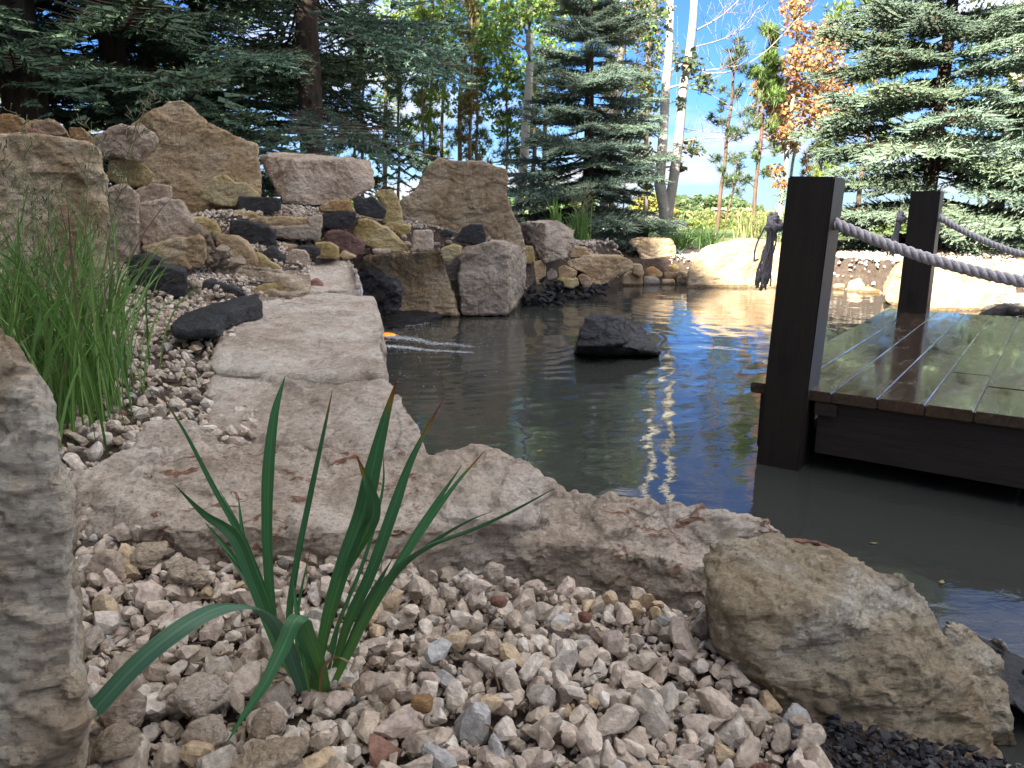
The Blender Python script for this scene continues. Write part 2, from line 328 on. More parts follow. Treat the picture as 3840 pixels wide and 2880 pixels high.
def ground_mat():
    m, nt, b, N, L = newmat('ground_cover'); v = objvec(nt); sep = N('ShaderNodeSeparateXYZ'); L(v, sep.inputs[0])
    soil = ramp(nt, noise(nt, v, 22, 8, .7), [(.3, (.03, .022, .017)), (.55, (.085, .06, .043)), (.75, (.15, .11, .08))])
    lawn = ramp(nt, noise(nt, v, 1.2, 8, .7), [(.3, (.07, .12, .025)), (.6, (.15, .20, .05)), (.8, (.22, .22, .07))])
    field = ramp(nt, noise(nt, mapping(nt, v, (1, .3, 1)), .012, 4, .6), [(.4, (.12, .15, .05)), (.5, (.38, .29, .16)), (.65, (.18, .15, .09))])
    mr = N('ShaderNodeMapRange'); mr.inputs[1].default_value = 12.5; mr.inputs[2].default_value = 13.2; L(sep.outputs['Y'], mr.inputs[0])
    mf = N('ShaderNodeMapRange'); mf.inputs[1].default_value = 80; mf.inputs[2].default_value = 160; L(sep.outputs['Y'], mf.inputs[0])
    c = mix(nt, mr.outputs[0], soil, lawn); c = mix(nt, mf.outputs[0], c, field)
    L(c, b.inputs['Base Color']); b.inputs['Roughness'].default_value = .95; L(bump(nt, noise(nt, v, 40, 6, .7), .8, .02), b.inputs['Normal']); return m
M['ground'] = ground_mat()
def plain(name, c, rough=.7, em=0, nz=.12, sc=6):
    m, nt, b, N, L = newmat(name)
    L(ramp(nt, noise(nt, objvec(nt), sc, 5), [(.3, tuple(q*(1-nz) for q in c)), (.7, tuple(min(1, q*(1+nz)) for q in c))]), b.inputs['Base Color']); b.inputs['Roughness'].default_value = rough
    if em: b.inputs['Emission Color'].default_value = tuple(c)+(1,); b.inputs['Emission Strength'].default_value = em
    return m
M['siding'] = plain('cream_siding', (.62, .58, .52)); M['roof'] = plain('brown_shingle', (.20, .16, .13)); M['glass'] = plain('window_glass', (.03, .035, .04), .08)
M['white'] = plain('white_paint', (.75, .75, .73)); M['lamp'] = plain('lamp_glow', (.95, .22, .015), .4, em=.28)

# ---------------------------------------------------------------- terrain and pond
POND = np.array([(-.30, 1.72), (-.55, 2.6), (-.72, 4.2), (-.95, 5.2), (-1.02, 6.15), (-.55, 6.55), (.15, 6.75), (.35, 7.2), (1.0, 8.2), (1.45, 9.3), (1.9, 9.7),
                 (2.1, 9.0), (3.0, 9.0), (3.65, 8.5), (4.0, 7.8), (4.15, 7.1), (4.3, 6.5), (5.2, 5.8), (7, 5), (7, .6), (2.0, .75), (1.15, 1.05), (.82, 1.30), (.62, 1.52), (.2, 1.62)])
CP = np.array([(-.9, .2, .19), (0, .4, .19), (0, 1.0, .168), (-.5, 1.0, .18), (.34, 1.16, .15), (.42, 1.0, .115), (.50, .96, .11), (.6, .93, .10), (.55, .86, .11), (.75, .87, .08), (.62, .7, .06), (.9, .95, .02), (1.3, .6, .0), (1.0, 0, .08), (-.45, 1.45, .165), (0, 1.35, .145), (.3, 1.3, .13), (-1.0, 1.6, .22), (-1.0, 2.2, .27), (-.9, 2.8, .31),
               (-1.3, 3.4, .38), (-2.0, 2.8, .34), (-1.3, 4.0, .37), (-1.0, 4.5, .38), (-1.6, 4.7, .50), (-2.6, 4.3, .58), (-.9, 5.0, .40), (-1.3, 5.3, .58), (-1.7, 5.3, .66), (-2.0, 5.6, .88), (-3.2, 5.2, .9),
               (-1.9, 6.3, .92), (-1.2, 6.1, .85), (-.5, 6.7, .72), (0, 7.0, .62), (.5, 7.6, .46), (-1, 7.5, .92), (-3, 8, 1.0), (-6, 6, 1.05), (-6, 2, .6), (-3, 1, .3), (-2, 9, .9), (0, 9, .75),
               (.8, 8.4, .46), (1.1, 9.6, .50), (1.7, 9.9, .24), (2.3, 10.1, .30), (1.6, 12, .42), (-1, 12, .7), (-6, 12, .9), (3, 12, .32), (3.2, 9.9, .34), (4.2, 9, .35), (4.5, 7.5, .32), (5.4, 6.3, .26), (8, 8, .4), (8, 13, .4),
               (0, -3, .25), (-6, -3, .3), (6, -2, .15), (2, .2, .05), (0, 16, .35), (8, 18, .25), (-10, 18, .8), (0, 30, -.3), (20, 30, -.5), (-20, 30, .2), (0, -10, .3), (15, 0, .3)])
def pip(x, y):
    ins = np.zeros(x.shape, bool); n = len(POND)
    for i in range(n):
        x1, y1 = POND[i]; x2, y2 = POND[(i+1) % n]
        c = (y1 > y) != (y2 > y)
        ins ^= c & (x < (x2-x1)*(y-y1)/((y2-y1) if y2 != y1 else 1e-9)+x1)
    return ins
def psd(x, y):
    d = np.full(x.shape, 1e9); n = len(POND)
    for i in range(n):
        a = POND[i]; b = POND[(i+1) % n]; e = b-a; t = np.clip(((x-a[0])*e[0]+(y-a[1])*e[1])/(e@e), 0, 1)
        d = np.minimum(d, np.hypot(x-a[0]-t*e[0], y-a[1]-t*e[1]))
    return np.where(pip(x, y), -d, d)
def bank(x, y):
    w = 1/(((x[:, None]-CP[:, 0])**2+(y[:, None]-CP[:, 1])**2)**1.7+1e-5)
    return (w*CP[:, 2]).sum(1)/w.sum(1)
def ground(x, y):
    x = np.atleast_1d(np.asarray(x, float)); y = np.atleast_1d(np.asarray(y, float))
    z = bank(x, y)
    far = np.clip((y-28)/60, 0, 1); z = z*(1-far)+far*(-1.2-np.clip((y-60)/500, 0, 1)*7-np.clip((y-600)/3000, 0, 1)*0)
    d = psd(x, y); s = np.clip((d-.04-.16*np.clip((y-2.2)/1.5, 0, 1))/.24, 0, 1); s = s*s*(3-2*s)
    return -.55+(z+.55)*s
def build_ground():
    gx = np.concatenate([-np.geomspace(5000, 9, 14), np.arange(-8, 9, .125), np.geomspace(9.5, 5000, 14)])
    gy = np.concatenate([[-3000, -600, -150, -40, -20, -10, -6, -4, -3, -2], np.arange(-1.5, 14, .125), np.geomspace(14.5, 7000, 26)])
    X, Y = np.meshgrid(gx, gy); x = X.ravel(); y = Y.ravel(); z = ground(x, y)
    near = (y < 60) & (abs(x) < 60); z = z+near*.018*fbm(np.c_[x*3, y*3, 0*x], 3)
    n = len(gx); i, j = np.meshgrid(np.arange(n-1), np.arange(len(gy)-1)); k = (j*n+i).ravel()
    o = mesh_np('ground', np.c_[x, y, z], np.c_[k, k+1, k+n+1, k+n], M['ground'], smooth=True); tag(o, kind='structure')
build_ground()
def build_water():
    xs = np.arange(-1.6, 7.2, .034); ys = np.arange(.5, 10.1, .034); X, Y = np.meshgrid(xs, ys); x = X.ravel(); y = Y.ravel()
    src = np.array([-.75, 5.7]); r = np.hypot(x-src[0], y-src[1]); amp = .0026*np.exp(-r/2.4)+.0003
    ang = r*46+3.2*fbm(np.c_[x*.9, y*.9, 0*x], 3)*6
    w = amp*np.sin(ang)*(0.55+.8*perlin(np.c_[x*1.5, y*1.5, 0*x+3]))
    w += .0030*fbm(np.c_[x*3.6+y*.8, y*6.2, 0*x+9], 3)*1.15; w += .0062*perlin(np.c_[x*2.6+.3*y, y*3.4, 0*x+21])*(.45+.55*np.exp(-((x-.4)**2/4+(y-4.5)**2/9)))
    r2 = np.hypot(x-1.1, y-3.0); w += .0006*np.sin(r2*60)*np.exp(-r2/.6)
    r3 = np.hypot(x-.85, y-4.5); w += .0006*np.sin(r3*52)*np.exp(-r3/.8)
    # sheltered, still water under the bridge
    w *= np.clip(.06+np.clip((y-1.2-.0*x)/2.2, 0, 1)**1.3, 0, 1)
    n = len(xs); i, j = np.meshgrid(np.arange(n-1), np.arange(len(ys)-1)); k = (j*n+i).ravel()
    k = k[psd(x[k], y[k]) < .45]
    o = mesh_np('pond_water', np.c_[x, y, w], np.c_[k, k+1, k+n+1, k+n], M['water'], smooth=True); tag(o, kind='structure')
build_water()

# ---------------------------------------------------------------- rocks
def prism(bm, P, d, back=.86, lean=0., bulge=0):
    """P: list of Vector on the front face, d: Vector offset to the back"""
    c = sum(P, Vector())/len(P)
    f = [bm.verts.new(p) for p in P]; g = [bm.verts.new(c+(p-c)*back+d) for p in P]
    bm.faces.new(f); bm.faces.new(g[::-1]); n = len(P)
    for i in range(n): bm.faces.new((f[i], g[i], g[(i+1) % n], f[(i+1) % n]))
def pr(fr, s, Y, T=.4, back=.86, lean=0., side=0.):
    """outline facing the camera at depth Y, thickness T; lean: top goes back by lean per metre; side: right side farther by side per metre"""
    q = pts(fr, s); P = [at(a[0], a[1], Y=Y) for a in q]; z0 = min(p.z for p in P); x0 = min(p.x for p in P)
    P = [at(a[0], a[1], Y=Y+(p.z-z0)*lean+(p.x-x0)*side) for a, p in zip(q, P)]
    c = sum(P, Vector())/len(P)
    return ('pr', P, Vector((c.x/c.y*T*.8, T, 0)), back)
def sl(fr, s, bot, flare=1.03):
    q = pts(fr, s); P = [at(a[0], a[1], z=a[2]) for a in q]
    return ('sl', P, bot, flare)
def hu(fr, s):
    """convex hull of x,y,z triples; a 4th value 1 means the third is the depth Y instead"""
    return ('hu', [at(a[0], a[1], Y=a[2]) if len(a) > 3 else at(a[0], a[1], z=a[2]) for a in pts(fr, s)])
def rock(name, label, cat, mat, pieces, amp=None, vox=None, seed=None, group=None, strata=.0, smooth=.9, chip=1., parent=None):
    bm = bmesh.new()
    for p in pieces:
        if p[0] == 'pr': prism(bm, p[1], p[2], p[3])
        elif p[0] == 'sl':
            c = sum(p[1], Vector())/len(p[1]); f = [bm.verts.new(v) for v in p[1]]
            g = [bm.verts.new((c.x+(v.x-c.x)*p[3], c.y+(v.y-c.y)*p[3], p[2])) for v in p[1]]; n = len(f)
            bm.faces.new(f); bm.faces.new(g[::-1])
            for i in range(n): bm.faces.new((f[i], g[i], g[(i+1) % n], f[(i+1) % n]))
        else:
            vs_ = [bm.verts.new(v) for v in p[1]]; r = bmesh.ops.convex_hull(bm, input=vs_)
            bmesh.ops.delete(bm, geom=list({g for g in r['geom_interior'] if isinstance(g, bmesh.types.BMVert)}), context='VERTS')
    bmesh.ops.triangulate(bm, faces=[f for f in bm.faces if len(f.verts) > 4], ngon_method='EAR_CLIP')
    bmesh.ops.recalc_face_normals(bm, faces=bm.faces)
    co = np.array([v.co for v in bm.verts]); lo = co.min(0); hi = co.max(0); ext = hi-lo; size = float(np.sort(ext)[1])
    cen = (lo+hi)/2; cen[2] = lo[2]; D = max(.6, float(cen[1]))
    vox = vox or max(.0045, min(.0020*D, size/14)); amp = size*(.024 if cat in ('block', 'slate') else .04) if amp is None else amp
    seed = seed if seed is not None else (abs(int(cen[0]*971+cen[1]*577+ext[0]*1999)) % 997)
    me = bpy.data.meshes.new('tmp'); bm.to_mesh(me); bm.free()
    o = bpy.data.objects.new('tmp', me); col.objects.link(o)
    md = o.modifiers.new('r', 'REMESH'); md.mode = 'VOXEL'; md.voxel_size = vox
    ms = o.modifiers.new('s', 'SMOOTH'); ms.factor = .5; ms.iterations = max(1, int(smooth*2))
    dg = bpy.context.evaluated_depsgraph_get(); em = bpy.data.meshes.new_from_object(o.evaluated_get(dg))
    bpy.data.objects.remove(o); bpy.data.meshes.remove(me)
    n = len(em.vertices); V = np.empty(n*3, np.float32); em.vertices.foreach_get('co', V); V = V.reshape(-1, 3).astype(float)
    Nn = np.empty(n*3, np.float32); em.vertices.foreach_get('normal', Nn); Nn = Nn.reshape(-1, 3)
    S = seed*3.71; X = V/size
    # broken facets: warped low frequency, ridged mid, ledges, fine grain
    d = amp*.45*fbm(X*1.7+S, 3)+amp*.55*chip*fbm(X*np.array([7., 7, 10])+S, 5, True)
    Xw = X+.07*np.stack([perlin(X*4+S), perlin(X*4+S+31), perlin(X*4+S+57)], 1)
    d += amp*.62*chip*facets(Xw*np.array([2.1, 2.1, 2.9])+S, seed)+amp*.50*chip*facets(Xw*np.array([5.3, 5.3, 7.])+S+4, seed+3)+amp*.30*chip*facets(Xw*np.array([12.3, 12.3, 17.])+S+8, seed+5)
    if strata:
        h = V[:, 2]/strata+1.6*fbm(X*1.3+S, 2)+V[:, 0]*.4/strata*.2; fr_ = h-np.floor(h); d += amp*.9*(np.clip((fr_-.06)*9, 0, 1)*(1-fr_*.55)-.6)
    d += .006*min(1, D/2.5)*fbm(V*30+S, 4, True)
    V = V+Nn*d[:, None]
    em.vertices.foreach_set('co', (V-cen).astype(np.float32).ravel()); em.polygons.foreach_set('use_smooth', [False]*len(em.polygons))
    em.materials.clear(); em.materials.append(M[mat] if isinstance(mat, str) else mat); em.name = name; em.update()
    ob = bpy.data.objects.new(name, em); col.objects.link(ob); ob.location = cen
    if parent is None: tag(ob, label, cat, group)
    else: ob.parent = parent; ob.matrix_parent_inverse = Matrix.Translation(-parent.location)
    return ob

BO = 'boulder'
# near ring of stones
rock('long_limestone_boulder', 'long low pale boulder with rusty stains lying across behind the spiky iris plant', BO, 'front', [
    sl('P', '180,1900,.25 260,1790,.30 480,1690,.33 800,1668,.335 1300,1688,.335 1620,1700,.33 1780,1672,.335 1860,1684,.33 2000,1960,.25 1700,1975,.26 1400,1985,.27 1000,1975,.275 700,1990,.275 215,1990,.22', 0., 1.0),
    hu('P', '1700,1690,.33 1800,1668,.34 1860,1684,.34 1960,1745,.33 2060,1800,.32 2150,1960,.20 1900,1960,.28 1650,1940,.28 1700,2180,.05 2150,2150,.05'),
    sl('P', '1800,1700,.32 1950,1740,.31 2060,1805,.30 2250,1868,.27 2600,1880,.265 2740,1925,.25 2850,1935,.25 2960,2010,.22 3010,2070,.18 2900,2150,.14 2640,2120,.2 2300,2060,.21 2000,2030,.22 1800,2000,.24', 0., 1.07)],
    amp=.022, vox=.007, strata=.0, smooth=2)
rock('angular_boulder', 'big mottled angular boulder at the bottom right above the black chips', BO, 'corner', [
    hu('P', '2650,2080,.32 2700,2035,.335 2900,2008,.34 3130,2055,.33 3400,2180,.29 3560,2380,.22 3690,2600,.13 3750,2800,.06 3740,2870,.0 2650,2150,.31 2720,2260,.29 3010,2270,.29 3300,2370,.255 3500,2520,.19 2900,2560,.175 3300,2630,.155 3560,2760,.08 2700,2450,.19 2660,2380,.1 2770,2600,.09 2960,2740,.07 3300,2790,.05 3560,2900,.03'),
    hu('P', '3560,2330,.20 3640,2360,.17 3740,2500,.12 3800,2700,.05 3820,2800,.0 3500,2500,.15 3600,2800,.0')], amp=.021, vox=.0048, smooth=1.5)
rock('foreground_boulder', 'upright blurry pale boulder filling the bottom left corner', BO, 'blur', [
    ('hu', [at(x, y, Y=Y) for x, y, Y in [(-60, 1220, .70), (10, 1265, .66), (70, 1370, .62), (125, 1440, .62), (150, 1560, .60), (225, 1800, .60), (262, 2050, .60), (285, 2400, .60), (300, 2800, .60), (310, 3100, .60),
                                       (-700, 3100, .56), (-700, 1220, .8), (-60, 1220, .95), (120, 1440, .95), (240, 1900, .95), (280, 3100, .95)]])], amp=.018, vox=.0056, smooth=2)
rock('thin_stone', 'small pale flat stone wedged between long boulder and gravel strip', 'stone', 'slab', [
    sl('G', '845,1290,.30 850,1185,.31 920,1130,.32 1080,1105,.325 1220,1130,.325 1300,1185,.32 1345,1240,.31 1390,1300,.30', .2)], amp=.012, vox=.006)
rock('edging_slab', 'long wide pale slab along the left edge of the pond, its side yellow above the water', 'slab', 'slab', [
    sl('P', '935,1150,.425 1130,1092,.42 1290,1100,.41 1400,1112,.40 1428,1200,.39 1432,1290,.385 1432,1400,.38 1250,1425,.355 1050,1410,.35 800,1400,.35 815,1290,.38 830,1172,.40', -.25, 1.0)], amp=.024, vox=.011, strata=.12, smooth=2)
rock('edging_slab', 'pale slab between the long rusty boulder and the longer yellow-sided slab, lower step of the two', 'slab', 'slab', [
    sl('P', '795,1405,.335 1050,1405,.345 1250,1420,.348 1425,1405,.365 1500,1480,.34 1560,1580,.325 1600,1680,.29 1590,1730,.25 1300,1760,.24 900,1740,.24 800,1690,.25 785,1600,.28', -.2, 1.0)], amp=.022, vox=.009, strata=.1, smooth=2)
rock('red_stone', 'red stone showing between the mottled boulder and dark water', 'stone', 'red', [hu('P', '2960,2025,.2 3060,2032,.21 3140,2060,.16 3120,2120,.12 2980,2100,.12 2960,2025,.05 3140,2090,.0')], amp=.008, vox=.006)
rock('slate_slab', 'blue-grey slate slab sloping into the water at the right edge', 'slab', 'slatelt', [hu('P', '3540,2320,.08 3700,2400,.06 3840,2480,.05 4000,2560,.03 4000,2760,.03 3840,2640,.05 3700,2600,.08 3540,2330,-.1 4000,2560,-.1')], amp=.008, vox=.007)
rock('dark_stone', 'small dark pointed stone on blue-grey slate slab', 'stone', 'grey', [hu('P', '3690,2400,.08 3735,2378,.10 3775,2420,.08 3790,2450,.05 3750,2445,.05')], amp=.004, vox=.005)
rock('dark_stone', 'black stone cut by the right edge beside the slate slab', 'stone', 'slate', [hu('P', '3820,2510,.08 3860,2500,.11 3920,2560,.05 3830,2545,.05')], amp=.004, vox=.005)
# pond rock
rock('pond_rock', 'black angular rock standing alone in the open water', BO, 'slatelt', [
    hu('P', '2160,1350,-.1 2158,1300,4.45,1 2195,1190,4.6,1 2215,1172,4.65,1 2290,1178,4.9,1 2330,1200,4.62,1 2340,1290,4.42,1 2320,1350,-.05 2400,1230,5.0,1'),
    hu('P', '2215,1172,4.7,1 2300,1182,4.95,1 2395,1215,5.0,1 2405,1265,4.75,1 2450,1290,4.7,1 2478,1325,4.6,1 2475,1365,-.1 2330,1300,4.5,1 2330,1360,-.1')], amp=.022, vox=.0085, chip=1.2)
# waterfall ledge and pieces round it
rock('spillway_stone', 'wet pale ledge stone that the little waterfall runs over', 'slab', 'slab', [
    sl('P', '1130,975,.56 1170,955,.57 1250,952,.57 1300,965,.56 1335,1005,.53 1345,1060,.47 1340,1090,.42 1150,1090,.44 1120,1040,.48', .05, 1.0)], amp=.016, strata=.12)
rock('waterfall_rock', 'wet black craggy rock right under the little waterfall', BO, 'slatewet', [
    pr('P', '1330,1190 1330,1040 1345,1022 1380,1012 1420,1022 1450,1055 1498,1062 1500,1155 1470,1175 1440,1185', 5.75, .35)], amp=.024, chip=1.5)
rock('slate_ledge', 'black wet slate ledge flat on the water below the waterfall', 'slab', 'slatewet', [
    sl('P', '1410,1180,.05 1500,1162,.06 1640,1170,.05 1655,1182,.035 1560,1200,.03 1500,1222,.015 1430,1222,.02 1400,1215,.03', -.1, 1.0)], amp=.012, chip=1.5, vox=.008)
rock('wall_slab', 'wide brown split-face slab rising from the water, left of the block with a light side', BO, 'tan', [
    pr('B', '250,765 500,725 900,690 1180,652 1245,680 1290,820 1350,1000 1400,1200 1445,1350 1000,1330 650,1330 300,1200 240,900', 6.45, .45, lean=-.0)], amp=.030)
rock('wall_block', 'upright brown block standing in the water with a pale rough right side', BO, 'greyface', [
    ('hu', [at(1200+x/2.765, 700+y/2.765, Y=Y) for x, y, Y in [(1450, 740, 6.45), (1480, 665, 6.5), (1600, 610, 6.5), (1830, 575, 6.5), (1930, 610, 6.5), (1945, 800, 6.5), (1940, 1335, 6.5), (1460, 1335, 6.45), (1430, 1000, 6.45),
      (1940, 560, 7.1), (2110, 620, 7.1), (2150, 800, 7.1), (2110, 1100, 7.1), (2020, 1290, 7.0), (1600, 570, 6.9)]])], amp=.024)
rock('gap_stone', 'dark brown stone recessed in the gap between the two big blocks at the waterline', 'stone', 'grey', [pr('B', '1275,740 1460,700 1460,1310 1400,1310 1320,1000', 6.85, .3)])
rock('gap_stone', 'rounded tan stone lodged over the gap between the two big blocks', 'stone', 'yellow', [pr('B', '1250,645 1380,600 1480,622 1450,700 1330,785 1270,765', 6.3, .3)])
rock('feature_slab', 'tallest central slab, brown and wrinkled with a slanted left edge', BO, 'brown', [
    pr('F', '735,990 900,1003 1050,1020 1160,1055 1165,1230 1200,1325 1240,1400 1285,1560 1100,1600 700,1560 510,1450 508,1260 590,1195 640,1090 700,1020', 7.0, .55, lean=.05)], amp=.028)
rock('wrinkled_block', 'tan block with dark left face and light front, right of the tallest slab', BO, 'greyface', [
    ('hu', [at(1900+x/2.765, 750+y/2.765, Y=Y) for x, y, Y in [(140, 225, 8.3), (560, 235, 8.2), (610, 290, 8.1), (715, 310, 8.3), (700, 420, 8.0), (630, 605, 7.75), (480, 590, 7.7), (395, 640, 7.7), (300, 600, 8.0), (190, 440, 8.3), (395, 235, 7.8)]])], amp=.03)
rock('pyramid_boulder', 'largest tan pyramid-shaped boulder topping the left mound', BO, 'tan', [
    pr('E', '790,800 940,695 1060,632 1130,625 1180,655 1240,712 1330,780 1430,830 1550,885 1598,900 1620,1100 1612,1290 1230,1330 1040,1330 940,1200 840,1100 740,900', 6.2, .8, lean=.12)], amp=.028)
rock('cap_boulder', 'flat tan capstone overhanging a dark hollow beside the pitted boulder', BO, 'pink', [pr('E', '590,850 720,785 880,780 960,830 930,900 860,950 850,990 700,965 610,945', 5.1, .6)], amp=.03)
rock('hollow_stone', 'yellow-brown stone inside the dark hollow under the capstone', 'stone', 'yellow', [pr('E', '680,1000 780,990 900,1030 950,1080 900,1150 760,1165 670,1100', 5.2, .4)])
rock('base_stone', 'pinkish upright stone behind the grass below the dark hollow', 'stone', 'pink', [pr('E', '610,1190 780,1150 840,1200 850,1400 860,1620 620,1640 600,1400', 4.5, .5)], amp=.02)
rock('base_stone', 'pinkish flat-topped stone left of the square-cut foot of the pyramid', 'stone', 'pink', [pr('E', '815,1190 960,1145 1060,1160 1062,1250 930,1260 830,1250', 5.0, .4)])
rock('pitted_boulder', 'huge pitted pale boulder behind the tall green grass at the left edge', BO, 'big_left', [
    pr('E', '-500,830 0,835 200,840 400,858 540,878 600,925 590,1000 640,1100 640,1400 660,1640 500,1900 300,2050 -500,2100', 3.35, .7, lean=.10)], amp=.034, vox=.011)
rock('flat_boulder', 'pale flat-topped boulder with a grey streaked left face, right of the pyramid boulder', BO, 'pink', [
    ('hu', [at(x, y, Y=Y) for x, y, Y in [(975, 582, 6.9), (1010, 572, 7.0), (1130, 578, 7.0), (1300, 590, 7.0), (1388, 606, 7.0), (1402, 640, 6.7), (1402, 705, 6.6), (1330, 745, 6.5), (1240, 775, 6.4), (1140, 770, 6.35), (1065, 760, 6.4), (1105, 600, 6.4), (1030, 700, 6.7), (985, 620, 6.9), (1300, 600, 6.5)]])], amp=.022)
for s_, Y_, m_, l_ in [('-20,715 60,708 130,738 175,800 135,840 -20,850', 4.3, 'orange', 'brown-orange rounded rock on top of the pitted boulder at the very left'),
                       ('200,752 320,740 380,780 415,830 330,856 230,842 205,800', 4.4, 'brown', 'grey-brown rock on top of pitted boulder, second lump from the left'),
                       ('140,800 180,790 270,825 290,852 150,856', 4.2, 'red', 'low reddish rock squeezed between the two rocks on the pitted boulder'),
                       ('430,792 510,800 565,850 555,885 440,870', 4.4, 'orange', 'low orange rock at the right end of the row on the pitted boulder'),
                       ('150,760 205,755 225,800 190,810', 4.6, 'yellow', 'small yellowish rock tucked at the back of the row on the pitted boulder')]:
    rock('top_rock', l_, 'rock', m_, [pr('E', s_, Y_, .35)], group='rocks along the top of the pitted boulder')
